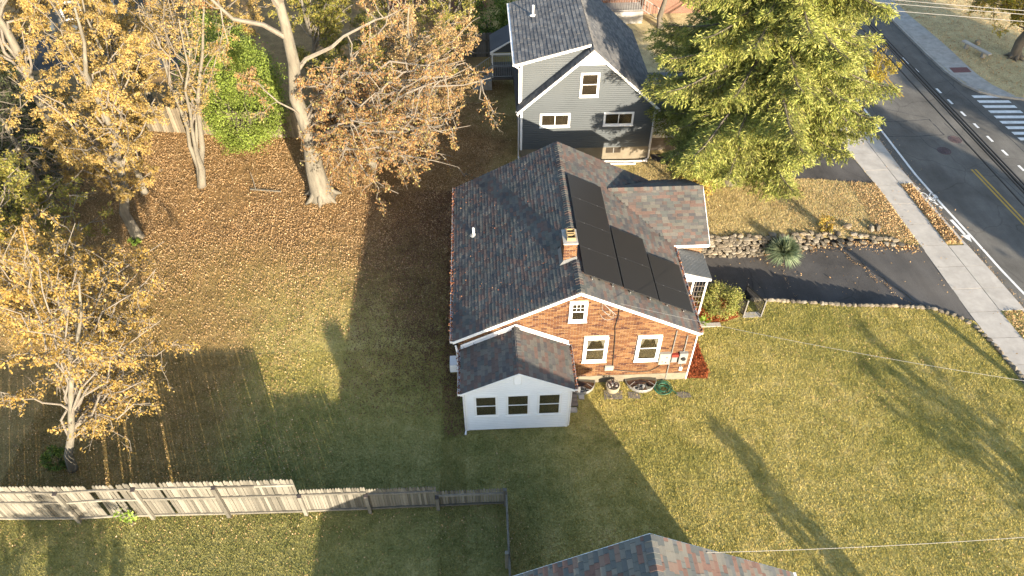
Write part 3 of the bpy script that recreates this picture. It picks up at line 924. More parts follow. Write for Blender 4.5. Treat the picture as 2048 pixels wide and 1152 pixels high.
def leaves_on_slope(root, P0, U, V, L, W, n, mat, size=0.07, name="leaf_scatter", power=1.0):
    P0 = np.array(P0); U = np.array(Vector(U).normalized()); V = np.array(Vector(V).normalized())
    Nn = np.cross(U, V); Nn = Nn if Nn[2] > 0 else -Nn
    u = RNG.uniform(0, L, n); v = W * RNG.uniform(0, 1, n) ** power
    p = P0 + u[:, None] * U + v[:, None] * V + Nn * 0.03
    q = leaf_quads(p, size, RNG, 0, .6, 1.5)
    np_mesh(name, q, 4, mat, root, kind='stuff')

# ------------------------------------------------------------------ brick house
XR, ZR0, SL = 3.31, 5.405, 0.513
XL_E, XR_E = -1.40, 8.05
YF, YB = 17.74, 27.30
WALL_Y = 17.86
def zroof(x): return ZR0 - SL * abs(x - XR)
house = thing("brick_house", "low orange brick house with mottled shingle roof and dark solar panels", "house", (3.3, 22.5, 0))
mb = MB()
gw = [(-1.2, WALL_Y + .012, 0.42), (7.98, WALL_Y + .012, 0.42), (7.98, WALL_Y + .012, zroof(7.98) - .14), (XR, WALL_Y + .012, ZR0 - .14), (-1.2, WALL_Y + .012, zroof(-1.2) - .14)]
mb.prism(gw, (0, 9.3, 0))
mb.build("wall", M['mortar'], house)
mb = MB()
mb.box((-1.22, WALL_Y - .02, -1.0), (8.0, WALL_Y + 9.35, 0.42)); mb.build("foundation", M['foundation'], house)
# wing walls (the lower wall stands in the sunken driveway)
WY0, WY1, WRY, WRZ, WSL, WXE = 22.75, 27.42, 25.08, 4.36, 0.58, 9.63
mb = MB()
mb.prism([(9.42, WY0 + .2, -1.0), (9.42, WY1 - .2, -1.0), (9.42, WY1 - .2, 3.0), (9.42, WRY, WRZ - .14), (9.42, WY0 + .2, 3.0)], (-2.0, 0, 0))
mb.build("wing_wall", M['mortar'], house)

# bricks on the gable wall and on the wing wall under the eave
bricks = []          # (centre, half extents)
bh, bl, j = 0.062, 0.212, 0.013
holes = [(2.94, 3.63, 3.76, 4.82), (3.61, 4.58, 1.36, 2.84), (5.68, 6.67, 1.31, 2.82)]
row = 0
z = 0.43
while z < ZR0:
    x = -1.2 + (0 if row % 2 else -(bl + j) / 2)
    while x < 7.98:
        a, b = max(x, -1.2), min(x + bl, 7.98)
        zt = z + bh
        lim = min(zroof(a), zroof(b)) - .12
        if b - a > 0.03 and zt < lim and not (b < 2.86 and z < zt < min(3.55, 3.62 - .515 * max(0, abs((a + b) / 2 - .98) - 0.1))):
            hit = any(a < h1 - .01 and b > h0 + .01 and z < h3 and zt > h2 for h0, h1, h2, h3 in holes)
            if hit:
                for h0, h1, h2, h3 in holes:
                    if a < h1 and b > h0 and z < h3 and zt > h2:
                        if a < h0 - .03: bricks.append((a, h0, WALL_Y, z, 0))
                        if b > h1 + .03: bricks.append((h1, b, WALL_Y, z, 0))
            else:
                bricks.append((a, b, WALL_Y, z, 0))
        x += bl + j
    z += bh + j
    row += 1
# soldier course under the windows
soldiers = []
for h0, h1, h2, h3 in holes:
    x = h0 - .05
    while x < h1 + .05:
        soldiers.append((x, x + .058, h2 - .06))
        x += .068
z = 1.2; row = 0
while z < 2.86:
    x = 8.0 + (0 if row % 2 else .1)
    while x < 9.42:
        bricks.append((x, min(x + bl, 9.42), WY0 + .2, z, 1)); x += bl + j
    z += bh + j; row += 1
bm_unit = bpy.data.meshes.new("brick")
_b = MB().box((-.5, 0, -.5), (.5, 1, .5))
bm_unit.from_pydata(_b.v, [], _b.f); bm_unit.materials.append(M['brick']); bm_unit.update()
bricks.sort(key=lambda q: (Vector(((q[0] + q[1]) / 2, q[2], q[3])) - CAM).length)
for a, b, yy, zz, k in bricks[:300]:
    o = bpy.data.objects.new("brick", bm_unit); COL.objects.link(o); o.parent = house
    pr = random.uniform(.0, .004)
    o.location = Vector(((a + b) / 2, yy - pr, zz + bh / 2)) - wl(house)
    o.scale = (b - a, .03, bh)
mb = MB()
for a, b, yy, zz, k in bricks[300:]:
    pr = random.uniform(.0, .004)
    mb.box((a, yy - pr, zz), (b, yy + .03, zz + bh))
mb.build("brick_field", M['brick'], house, kind='stuff')
mb = MB()
for a, b, zz in soldiers: mb.box((a, WALL_Y - .03, zz - .02), (b, WALL_Y + .02, zz + .012))
mb.build("brick_sill", M['brick'], house, kind='stuff')
# white corner trim at the right end of the gable
mb = MB(); mb.box((7.985, WALL_Y - .03, 0.0), (8.035, WALL_Y + .04, 2.86)); mb.build("downspout", M['gutter_white'], house)
mb = MB(); mb.tube([(-1.3, 17.7, 2.8), (-1.26, 17.62, 2.5), (-1.26, 17.62, .15)], .04, 6); mb.build("downspout", M['gutter_white'], house)

# roof decks
gable_roof_deck(house, XR, ZR0 - .012, SL, XL_E, XR_E, YF, YB, .11, M['roof_felt'])
mb = MB()
def xv(z): return XR + (ZR0 - z) / SL
near = [(xv(WRZ), WRY, WRZ - .012), (WXE, WRY, WRZ - .012), (WXE, WY0, 3.0 - .012), (xv(3.0), WY0, 3.0 - .012)]
far = [(xv(WRZ), WRY, WRZ - .012), (WXE, WRY, WRZ - .012), (WXE, WY1, 3.0 - .012), (xv(3.0), WY1, 3.0 - .012)]
mb.prism(near, (0, 0, -.11)); mb.prism(far, (0, 0, -.11))
mb.build("wing_roof", M['roof_felt'], house)
Vr = Vector((-1, 0, SL)).normalized(); Vl = Vector((1, 0, SL)).normalized()
Wr = (XR_E - XR) * math.sqrt(1 + SL * SL); Wl = (XR - XL_E) * math.sqrt(1 + SL * SL)
cs = 1 / math.sqrt(1 + SL * SL)
def wing_z(y): return WRZ - WSL * abs(y - WRY)
def keep_r(u, v):
    x, y = XR_E - v * cs, YF + u
    if wing_z(y) > zroof(x) + .0: return False
    for (xa, xb, ya, yb) in ((3.5, 4.95, 18.75, 24.7), (5.05, 6.35, 18.7, 22.0), (6.5, 7.8, 18.65, 21.2)):
        if xa + .15 < x < xb - .1 and ya + .15 < y < yb - .1: return False
    return not (2.75 < x < 3.4 and 19.5 < y < 20.5)
def keep_l(u, v):
    x, y = XL_E + v * cs, YB - u
    return not (2.8 < x < 3.4 and 19.55 < y < 20.45)
tabs = Tabs()
tabs.slope((XR_E, YF, zroof(XR_E)), (0, 1, 0), Vr, YB - YF, Wr, keep=keep_r)
tabs.slope((XL_E, YB, zroof(XL_E)), (0, -1, 0), Vl, YB - YF, Wl, keep=keep_l)
Wn = (WRY - WY0) * math.sqrt(1 + WSL ** 2); cw = 1 / math.sqrt(1 + WSL ** 2)
Vn = Vector((0, 1, WSL)).normalized()
X0 = 5.0
tabs.slope((X0, WY0, 3.0), (1, 0, 0), Vn, 0, Wn, u0=lambda v: xv(3.0 + v * cw * WSL) - X0 - .06, u1=lambda v: WXE - X0)
Vf = Vector((0, -1, WSL)).normalized()
tabs.slope((X0, WY1, 3.0), (1, 0, 0), Vf, 0, Wn, u0=lambda v: xv(3.0 + v * cw * WSL) - X0 - .06, u1=lambda v: WXE - X0)
tabs.build(house, M['shingle'])
ridge_cap(house, (XR, YF, ZR0), (XR, 19.5, ZR0), SL, M['shingle'])
ridge_cap(house, (XR, 20.5, ZR0), (XR, YB, ZR0), SL, M['shingle'])
ridge_cap(house, (WXE, WRY, WRZ), (xv(WRZ), WRY, WRZ), WSL, M['shingle'])
# rake boards
mb = MB()
for xe in (XL_E, XR_E):
    ze = zroof(xe)
    mb.prism([(XR, YF - .025, ZR0 - .015), (xe, YF - .025, ze - .015), (xe, YF - .025, ze - .15), (XR, YF - .025, ZR0 - .15)], (0, .022, 0))
mb.build("rake_board", M['white_trim'], house)
mb = MB()
for xe in (XL_E, XR_E):
    ze = zroof(xe)
    mb.prism([(XR, YF, ZR0 - .125), (xe, YF, ze - .125), (xe, WALL_Y + .01, ze - .125), (XR, WALL_Y + .01, ZR0 - .125)], (0, 0, -.018))
mb.build("soffit", M['white_trim'], house)
mb = MB()
for ye in (WY0, WY1):
    mb.prism([(WXE + .003, WRY, WRZ - .015), (WXE + .003, ye, 3.0 - .015), (WXE + .003, ye, 2.86), (WXE + .003, WRY, WRZ - .15)], (.022, 0, 0))
mb.box((7.95, WY0 - .03, 2.85), (WXE, WY0 - .004, 2.99))
mb.build("fascia", M['white_trim'], house)
gutter(house, XL_E, YF, YB, zroof(XL_E) - .01, -1, M['gutter_white'])
gutter(house, XR_E, YF, WY0 - .05, zroof(XR_E) - .01, 1, M['gutter_white'])
leaves_on_slope(house, (XL_E, YF, zroof(XL_E)), (0, 1, 0), Vl, YB - YF, Wl, 260, M['gutter_leaf'], 0.06, power=1.6)
mb = MB()
for k in range(5): mb.box((-1.62, 17.95 + .0 * k, .95 + .075 * k), (-1.21, 18.45, 1.0 + .075 * k))
mb.box((-1.62, 17.93, .9), (-1.21, 17.949, 1.33))
mb.build("air_conditioner", M['gutter_white'], house)
# windows of the gable
double_hung(house, 2.95, 3.62, 3.78, 4.80, WALL_Y - .012, .085, 'hung', grille=True, label="small gable window with divided top sash")
double_hung(house, 3.62, 4.57, 1.38, 2.82, WALL_Y - .012, .10, 'hung', curtain=True, label="window with curtain, beside the sunroom roof")
double_hung(house, 5.70, 6.65, 1.33, 2.80, WALL_Y - .012, .10, 'hung', curtain=True, label="window with curtain, beside the meter boxes")
# things screwed to the wall
def wallbox(name, x0, x1, z0, z1, mat, d=.13, extra=None):
    mb = MB(); mb.box((x0, WALL_Y - d, z0), (x1, WALL_Y - .002, z1)); o = mb.build(name, mat, house)
    mb = MB(); mb.box((x0 + .02, WALL_Y - d - .008, z0 + .03), (x1 - .02, WALL_Y - d + .002, z1 - .03)); mb.build("lid", mat, o)
    return o
o = wallbox("junction_box", 6.68, 7.12, 1.14, 1.78, M['box_beige'])
for dx, dz, s_ in ((.12, .16, .04), (.26, .1, .05), (.27, .42, .045)):
    mb = MB(); mb.box((6.68 + dx, WALL_Y - .145, 1.14 + dz), (6.68 + dx + s_, WALL_Y - .136, 1.14 + dz + s_)); mb.build("knockout", M['black'], o)
o = wallbox("isolator_switch", 7.19, 7.41, 1.22, 1.52, M['box_grey'], .1)
mb = MB(); mb.box((7.17, WALL_Y - .12, 1.54), (7.43, WALL_Y - .002, 1.70)); mb.build("warning_plate", M['box_red'], house)
o = wallbox("meter_box", 7.47, 7.80, 1.16, 1.78, M['box_grey'], .14)
mb = MB(); mb.tube([(7.635, WALL_Y - .15, 1.5), (7.635, WALL_Y - .21, 1.5)], .085, 14); mb.build("meter_dial", M['black'], o)
wallbox("wall_hatch", 4.57, 4.92, .80, 1.08, M['box_beige'], .07)
wallbox("outlet_box", 7.62, 7.74, .62, .80, M['white_trim'], .05)
def pipe(name, pts, r, mat, n=6):
    mb = MB(); mb.tube(pts, r, n); return mb.build(name, mat, house)
yy = WALL_Y - .035
pipe("wall_cable", [(4.79, yy, 4.55), (4.80, yy - .01, 4.0), (4.74, yy, 3.4), (4.79, yy, 2.9), (4.83, yy, 2.2), (4.86, yy, 1.5), (4.88, yy, 1.09)], .014, M['cable'])
pipe("wall_cable", [(4.9, yy, .82), (5.3, yy, .72), (5.9, yy, .6), (6.4, yy, .62), (6.75, yy, .9), (6.85, yy, 1.14)], .014, M['cable'])
pipe("conduit", [(7.16, yy, 3.05), (7.16, yy, 1.62), (7.16, yy, .08)], .02, M['metal_grey'])
pipe("conduit", [(7.62, yy, 2.75), (7.63, yy, 2.2), (7.63, yy, 1.78)], .022, M['metal_grey'])
pipe("conduit", [(7.63, yy, 1.16), (7.67, yy, .8)], .012, M['metal_grey'])
pipe("conduit", [(7.16, yy - .02, 1.2), (7.6, yy - .02, 1.2)], .018, M['black'])
for k in range(3):
    pts = [(4.15 + .12 * k + .32 * math.sin(a * .9 + k), yy - .05 - .03 * k, 4.42 - .12 * k - .26 * math.sin(a * 1.3)) for a in np.linspace(0, 2.6, 9)]
    pipe("service_wire", [(4.12, yy - .02, 4.78)] + pts, .011, M['wire_light'], 4)
# basement window wells with clear covers
for xc, lab in ((3.6, "blue-tinted clear window well cover beside the sunroom"), (6.12, "clear window well cover beside the garden hose")):
    mb = MB(); n = 14
    a = [math.pi + math.pi * i / n for i in range(n + 1)]
    outer = [(xc + .64 * math.cos(t), WALL_Y - .03 + .62 * math.sin(t)) for t in a]
    for i in range(n):
        (x0, y0), (x1, y1) = outer[i], outer[i + 1]
        mb.add([(x0, y0, .0), (x1, y1, .0), (x1, y1, .16), (x0, y0, .16)], [(0, 1, 2, 3)])
    w = mb.build("window_well", M['metal_grey'], house); w['label'] = lab
    mb = MB()
    for i in range(n):
        (x0, y0), (x1, y1) = outer[i], outer[i + 1]
        mx = lambda t: (xc + (t[0] - xc) * .0 + (t[0] - xc) * .55, WALL_Y - .03 + (t[1] - WALL_Y + .03) * .55)
        p, q = mx((x0, y0)), mx((x1, y1))
        mb.add([(x0, y0, .165), (x1, y1, .165), (q[0], q[1], .22), (p[0], p[1], .22)], [(0, 1, 2, 3)])
        mb.add([(p[0], p[1], .22), (q[0], q[1], .22), (xc, WALL_Y - .03, .25)], [(0, 1, 2)])
    mb.build("cover", M['bubble'], w, smooth=True)
    mb = MB()
    for t in (0.2, .4, .6, .8):
        an = math.pi + math.pi * t
        mb.tube([(xc + .63 * math.cos(an), WALL_Y - .03 + .61 * math.sin(an), .175), (xc + .35 * math.cos(an), WALL_Y - .03 + .34 * math.sin(an), .225)], .008, 4)
    mb.tube([(xc + .64 * math.cos(t), WALL_Y - .03 + .62 * math.sin(t), .165) for t in a], .012, 5)
    mb.build("cover_rim", M['metal_grey'], w)
    mb = MB(); mb.box((xc - .5, WALL_Y - .32, .02), (xc + .5, WALL_Y - .035, .06)); mb.build("gravel", M['box_grey'], w)

# solar array
def panel(x0, x1, y0, y1):
    h = .11
    P = lambda x, y, o: (x + SL * cs * o, y, zroof(x) + cs * o)
    g = .006
    mb = MB()
    a, b, c, d = (x0 + g, y0 + g), (x1 - g, y0 + g), (x1 - g, y1 - g), (x0 + g, y1 - g)
    mb.add([P(*p, h) for p in (a, b, c, d)] + [P(*p, h + .035) for p in (a, b, c, d)], [(3, 2, 1, 0), (4, 5, 6, 7), (0, 1, 5, 4), (1, 2, 6, 5), (2, 3, 7, 6), (3, 0, 4, 7)])
    o = mb.build("solar_panel", M['panel_frame'], house)
    mb = MB(); e = .022
    nx, ny = 2, 1
    for i in range(nx):
        xa = x0 + g + e + (x1 - x0 - 2 * g - 2 * e) * i / nx; xb = x0 + g + e + (x1 - x0 - 2 * g - 2 * e) * (i + 1) / nx - .006
        mb.add([P(xa, y0 + g + e, h + .0365), P(xb, y0 + g + e, h + .0365), P(xb, y1 - g - e, h + .0365), P(xa, y1 - g - e, h + .0365)], [(0, 1, 2, 3)])
    mb.build("solar_cells", M['panel_cell'], o)
    mb = MB()
    for t in (.25, .75):
        x = x0 + (x1 - x0) * t
        p0 = P(x, y0 + .0, h + .03); mb.box((p0[0] - .018, p0[1] - .012, p0[2]), (p0[0] + .018, p0[1] + .012, p0[2] + .012))
    mb.build("clamp", M['clamp'], o)
for x0, x1, ys in ((3.46, 4.96, np.linspace(18.65, 24.79, 5)), (5.01, 6.42, [18.62, 20.4, 22.17]), (6.46, 7.88, [18.58, 19.6, 21.3])):
    for a, b in zip(ys[:-1], ys[1:]): panel(x0, x1, a, b)
mb = MB()
for x in (3.8, 4.6, 5.3, 6.1, 6.8, 7.5):
    y1 = 24.6 if x < 5 else 22.0 if x < 6.45 else 21.1
    p = lambda y: (x + SL * cs * .06, y, zroof(x) + cs * .06)
    mb.bar(p(18.58), p(y1), .03, .05)
mb.build("panel_rail", M['metal_grey'], house)

# chimney
CX0, CX1, CY0, CY1, CZ = 2.84, 3.33, 19.52, 20.28, 6.12
mb = MB(); mb.box((CX0 + .012, CY0 + .012, 4.9), (CX1 - .012, CY1 - .012, CZ)); chim = mb.build("chimney", M['mortar'], house)
cb = []
z = 4.95; row = 0
while z + bh < CZ:
    o_ = 0 if row % 2 else (bl + j) / 2
    for yy in (CY0, CY1 - .012):
        x = CX0 - o_
        while x < CX1:
            a, b = max(x, CX0), min(x + bl, CX1)
            if b - a > .03: cb.append(((a, yy, z), (b, yy + .012, z + bh)))
            x += bl + j
    for xx in (CX0, CX1 - .012):
        y = CY0 + .013 - (bl + j) / 2 + o_
        while y < CY1 - .013:
            a, b = max(y, CY0 + .013), min(y + bl, CY1 - .013)
            if b - a > .03: cb.append(((xx, a, z), (xx + .012, b, z + bh)))
            y += bl + j
    z += bh + j; row += 1
for a, b in cb:
    if a[1] == CY0:
        o = bpy.data.objects.new("brick", bm_unit); COL.objects.link(o); o.parent = chim; WL[o.name] = wl(house)
        o.location = Vector(((a[0] + b[0]) / 2, a[1], (a[2] + b[2]) / 2)) - wl(house)
        o.scale = (b[0] - a[0], b[1] - a[1], b[2] - a[2])
mb = MB()
for a, b in cb:
    if a[1] != CY0: mb.box(a, b)
mb.build("brick_field", M['brick'], chim, kind='stuff')
mb = MB()
mb.box((CX0 - .03, CY0 - .03, CZ), (CX1 + .03, CY1 + .03, CZ + .05))
mb.build("crown", M['concrete_grey'], chim)
for k in range(2):
    y0 = CY0 + .12 + k * .31
    mb = MB(); t = .035
    xa, xb, ya, yb, za, zb = CX0 + .12, CX1 - .05, y0, y0 + .24, CZ + .045, CZ + .19
    mb.box((xa, ya, za), (xb, ya + t, zb)); mb.box((xa, yb - t, za), (xb, yb, zb)); mb.box((xa, ya + t, za), (xa + t, yb - t, zb)); mb.box((xb - t, ya + t, za), (xb, yb - t, zb))
    fl = mb.build("flue", M['clay'], chim)
    mb = MB(); mb.box((xa + t, ya + t, za + .004), (xb - t, yb - t, za + .012)); mb.build("flue_floor", M['black'], fl)  # black plate closing the flue just above the crown
mb = MB()
mb.prism([(CX0 - .13, CY0 - .06, zroof(CX0 - .13) + .03), (CX1 + .02, CY0 - .06, ZR0 + .02), (CX1 + .02, CY0 - .002, ZR0 + .12), (CX0 - .0, CY0 - .002, zroof(CX0) + .16)], (0, -.012, .004))
mb.prism([(CX0 - .12, CY0 - .05, zroof(CX0 - .12) + .025), (CX0 - .12, CY1 + .05, zroof(CX0 - .12) + .025), (CX0 - .004, CY1 + .05, zroof(CX0) + .14), (CX0 - .004, CY0 - .05, zroof(CX0) + .14)], (-.008, 0, .01))
mb.build("flashing", M['roof_metal'], chim)
# vent pipe
mb = MB(); mb.tube([(-.54, 23.3, zroof(-.54) - .05), (-.54, 23.3, zroof(-.54) + .42)], .05, 10); vp = mb.build("vent_pipe", M['gutter_white'], house)
mb = MB(); mb.lathe([(.17, 0), (.1, .06), (.06, .12)], (-.54, 23.3, zroof(-.54) + .02), 10); mb.build("vent_collar", M['metal_grey'], vp)

# awning over the side door
AY0, AY1, AX0, AX1, AZ0, AZ1 = 21.2, 22.78, 8.06, 9.45, 2.86, 2.42
mb = MB(); n = 22
for i in range(n):
    t0, t1 = i / n, (i + 1) / n
    for ta, tb, h in ((t0, t0 + .65 / n, .0), (t0 + .65 / n, t1, .022)):
        xa, xb = AX0 + (AX1 - AX0) * ta, AX0 + (AX1 - AX0) * tb
        za, zb = AZ0 + (AZ1 - AZ0) * ta + h, AZ0 + (AZ1 - AZ0) * tb + h
        mb.add([(xa, AY0, za), (xb, AY0, zb), (xb, AY1, zb), (xa, AY1, za), (xa, AY0, za - .03), (xb, AY0, zb - .03), (xb, AY1, zb - .03), (xa, AY1, za - .03)],
               [(0, 1, 2, 3), (7, 6, 5, 4), (0, 4, 5, 1), (2, 6, 7, 3), (1, 5, 6, 2), (3, 7, 4, 0)])
aw = mb.build("awning", M['awning'], house)
mb = MB(); mb.prism([(AX0, AY0 - .03, AZ0 - .01), (AX1, AY0 - .03, AZ1 - .02), (AX1, AY0 - .03, AZ1 - .1), (AX0, AY0 - .03, AZ1 - .1)], (0, .026, 0))
mb.box((AX1 - .03, AY0, AZ1 - .12), (AX1 + .005, AY1, AZ1 - .033)); mb.build("valance", M['white_trim'], aw)
for px in (8.72, 9.3):
    mb = MB(); mb.bar((px, AY0 + .06, -.1), (px, AY0 + .06, AZ1 - .02), .07); mb.build("post", M['white_trim'], aw)
mb = MB()
for k in range(6):
    mb.bar((8.74, AY0 + .06, .35 + .32 * k), (9.28, AY0 + .06, .35 + .32 * k), .025)
for k in range(3):
    mb.bar((8.86 + .14 * k, AY0 + .075, .1), (8.86 + .14 * k, AY0 + .075, 2.2), .02)
mb.build("trellis", M['deck_wood'], aw)
mb = MB(); mb.box((8.02, 21.25, -.9), (9.5, 22.78, -.02)); mb.build("stoop", M['concrete_grey'], house)

# ------------------------------------------------------------------ sunroom
sun_r = thing("sunroom", "small white sided sunroom with three front windows, joined to the brick gable", "sunroom", (.95, 16.75, 0))
SX, SZ, SS = 0.98, 3.66, 0.515
SXL, SXR, SY, SYB = -0.98, 2.88, 15.72, 17.83
def zs(x): return SZ - SS * abs(x - SX)
mb = MB()
mb.prism([(SXL, SY, .12), (SXR, SY, .12), (SXR, SY, zs(SXR) - .1), (SX, SY, SZ - .1), (SXL, SY, zs(SXL) - .1)], (0, SYB - SY, 0))
mb.build("wall", M['white_siding'], sun_r)
mb = MB(); mb.box((SXL + .03, SY + .04, -.3), (SXR - .03, SYB, .12)); mb.build("foundation", M['concrete_grey'], sun_r)
wins = [(-.66, .22, 1.03, 2.27), (.52, 1.41, 1.0, 2.29), (1.68, 2.58, 1.0, 2.29)]
def sx0(z): return max(SXL + .05, SX - (SZ - .12 - z) / SS)
def sx1(z): return min(SXR - .05, SX + (SZ - .12 - z) / SS)
siding(sun_r, sx0, sx1, SY, .12, SZ - .14, .112, M['white_siding'], [(a + .01, b - .01, c + .01, d - .01) for a, b, c, d in wins] + [(.81, 1.09, 2.89, 3.41)])
for (a, b, c, d), lab in zip(wins, ("left front window", "middle front window", "right front window")):
    double_hung(sun_r, a, b, c, d, SY - .02, .05, 'hung', inner=M['blind'], sill=True, label=lab, proud=.03)
mb = MB(); mb.box((.80, SY - .05, 2.88), (1.10, SY, 3.42)); lv = mb.build("gable_vent", M['white_trim'], sun_r)
mb = MB()
for k in range(9): mb.prism([(.83, SY - .052, 2.92 + .052 * k), (.83, SY - .066, 2.925 + .052 * k), (.83, SY - .052, 2.96 + .052 * k)], (.24, 0, 0))
mb.build("louvre", M['white_trim'], lv)
for cx_, cxx in ((SXL - .01, SXL + .075), (SXR - .075, SXR + .01)):
    mb = MB(); mb.box((cx_, SY - .035, .1), (cxx, SY + .05, zs(SXR) - .1)); mb.build("corner_trim", M['white_trim'], sun_r)
RX0, RX1, RY0 = -1.12, 3.02, 15.58
gable_roof_deck(sun_r, SX, SZ - .012, SS, RX0, RX1, RY0, SYB, .09, M['roof_felt'])
tb = Tabs()
wl_ = (SX - RX0) * math.sqrt(1 + SS ** 2)
tb.slope((RX1, RY0, zs(RX1)), (0, 1, 0), (-1, 0, SS), SYB - RY0, wl_, wr=(.18, .32))
tb.slope((RX0, SYB, zs(RX0)), (0, -1, 0), (1, 0, SS), SYB - RY0, wl_, wr=(.18, .32))
tb.build(sun_r, M['shingle'])
ridge_cap(sun_r, (SX, RY0, SZ), (SX, SYB, SZ), SS, M['shingle'])
mb = MB()
for xe in (RX0, RX1):
    mb.prism([(SX, RY0 - .022, SZ - .012), (xe, RY0 - .022, zs(xe) - .012), (xe, RY0 - .022, zs(xe) - .12), (SX, RY0 - .022, SZ - .12)], (0, .019, 0))
    mb.prism([(SX, RY0, SZ - .104), (xe, RY0, zs(xe) - .104), (xe, SY, zs(xe) - .104), (SX, SY, SZ - .104)], (0, 0, -.012))
mb.build("rake_board", M['white_trim'], sun_r)
mb = MB()
for xe in (RX0, RX1):
    mb.prism([(SX, SYB - .03, SZ + .02), (xe, SYB - .03, zs(xe) + .02), (xe, SYB - .03, zs(xe) + .10), (SX, SYB - .03, SZ + .10)], (0, .02, 0))
    mb.prism([(SX, SYB - .16, SZ + .03), (xe, SYB - .16, zs(xe) + .03), (xe, SYB - .03, zs(xe) + .04), (SX, SYB - .03, SZ + .04)], (0, 0, -.01))
mb.build("flashing", M['gutter_white'], sun_r)
gutter(sun_r, RX0, RY0, SYB - .1, zs(RX0) - .01, -1, M['gutter_white'])
gutter(sun_r, RX1, RY0, SYB - .1, zs(RX1) - .01, 1, M['gutter_white'])
mb = MB(); mb.tube([(RX0 - .05, RY0 + .1, zs(RX0) - .1), (SXL - .05, SY - .03, 2.3), (SXL - .05, SY - .03, .12), (SXL - .07, SY - .2, .06)], .038, 6); mb.build("downspout", M['gutter_white'], sun_r)
mb = MB(); mb.tube([(RX1 + .03, RY0 + .1, zs(RX1) - .1), (SXR + .05, SY + .03, 2.3), (SXR + .05, SY + .03, .12)], .036, 6); mb.build("downspout", M['gutter_white'], sun_r)
# step beside the sunroom
st = thing("deck_step", "low dark wooden deck step beside the sunroom wall", "step", (3.1, 17.1, 0))
for k in range(5):
    mb = MB(); mb.box((2.94, 16.62 + .2 * k, .1), (3.42, 16.80 + .2 * k, .14)); mb.build("plank", M['deck_wood'], st)
mb = MB(); mb.box((2.95, 16.66, 0), (3.0, 17.56, .1)); mb.box((3.36, 16.66, 0), (3.41, 17.56, .1)); mb.build("joist", M['deck_wood'], st)
mb = MB(); mb.box((3.50, 17.0, 0), (3.72, 17.45, .05)); tag(mb.build("paver", M['concrete'], None), "pale rectangular paver lying next to the dark wooden deck step", "paver")
mb = MB(); mb.box((2.94, 16.38, 0), (3.36, 16.58, .09)); tag(mb.build("concrete_block", M['concrete_grey'], None), "grey concrete block below the wooden deck step", "block")

# ------------------------------------------------------------------ neighbouring house at the bottom edge
nb = thing("neighbour_house", "house at the bottom edge with red and grey shingle gable roof", "house", (4.06, 4.0, 0))
NXR, NZ, NSL, NXA, NXB, NY0, NY1 = 3.86, 6.42, 0.63, -0.56, 8.27, -6.0, 8.17
def zn(x): return NZ - NSL * abs(x - NXR)
mb = MB(); mb.prism([(-.2, 7.97, 0), (7.92, 7.97, 0), (7.92, 7.97, zn(7.92) - .13), (NXR, 7.97, NZ - .13), (-.2, 7.97, zn(-.2) - .13)], (0, -13.8, 0)); mb.build("wall", M['brick_far'], nb)
gable_roof_deck(nb, NXR, NZ - .012, NSL, NXA, NXB, NY0, NY1, .11, M['roof_felt'])
tn = Tabs()
wn_ = (NXB - NXR) * math.sqrt(1 + NSL ** 2)
tn.slope((NXB, NY1 - 3.2, zn(NXB)), (0, 1, 0), (-1, 0, NSL), 3.2, wn_, wr=(.15, .33), e=.15, th=.02)
tn.slope((NXA, NY1, zn(NXA)), (0, -1, 0), (1, 0, NSL), 3.2, wn_, wr=(.15, .33), e=.15, th=.02)
tn.build(nb, M['shingle_near'])
ridge_cap(nb, (NXR, NY1 - 3.2, NZ), (NXR, NY1, NZ), NSL, M['shingle_near'], e=.15, wd=.17)
mb = MB()
for xe in (NXA, NXB): mb.prism([(NXR, NY1 + .003, NZ - .02), (xe, NY1 + .003, zn(xe) - .02), (xe, NY1 + .003, zn(xe) - .16), (NXR, NY1 + .003, NZ - .16)], (0, .022, 0))
mb.build("rake_board", M['white_trim'], nb)
mb = MB(); mb.box((NXB - .02, NY1 - 3, zn(NXB) - .14), (NXB + .10, NY1, zn(NXB) + .0)); mb.build("gutter", M['gutter_white'], nb)
mb = MB(); mb.box((3.72, -3.9, 5.6), (4.3, -3.2, 7.15)); mb.build("chimney", M['brick'], nb)

# ------------------------------------------------------------------ grey house
gh = thing("grey_house", "two-storey grey sided house with charcoal roof and shed dormer", "house", (5.7, 38, 0))
GY, GX0, GX1, GXR, GZ, GSL = 33.44, 2.06, 9.30, 5.68, 6.74, 0.895
def zg(x): return GZ - GSL * abs(x - GXR)
GE0, GE1, GYF, GYB = 1.86, 9.52, 33.26, 42.6
mb = MB(); mb.prism([(GX0, GY, .87), (GX1, GY, .87), (GX1, GY, zg(GX1) - .12), (GXR, GY, GZ - .12), (GX0, GY, zg(GX0) - .12)], (0, 9.0, 0)); mb.build("wall", M['grey_siding'], gh)
mb = MB(); mb.box((GX0 + .03, GY + .02, -.3), (GX1 - .03, GY + 9, .87)); mb.build("foundation", M['foundation'], gh)
gwin = [(3.08, 4.71, 2.30, 3.12, 'slide', "wide slider window on the left of the gable"), (5.12, 6.11, 4.08, 5.43, 'hung', "upright upstairs window"), (6.52, 8.15, 2.30, 3.10, 'slide', "wide slider window under the conifer branches")]
def gx0(z): return max(GX0 + .06, GXR - (GZ - .15 - z) / GSL)
def gx1(z): return min(GX1 - .06, GXR + (GZ - .15 - z) / GSL)
siding(gh, gx0, gx1, GY, .88, 5.85, .115, M['grey_siding'], [(a + .01, b - .01, c + .01, d - .01) for a, b, c, d, _, _ in gwin])
siding(gh, gx0, gx1, GY, 5.92, GZ - .2, .115, M['white_siding'])
mb = MB(); mb.box((gx0(5.88), GY - .04, 5.85), (gx1(5.88), GY, 5.92)); mb.build("trim_band", M['white_trim'], gh)
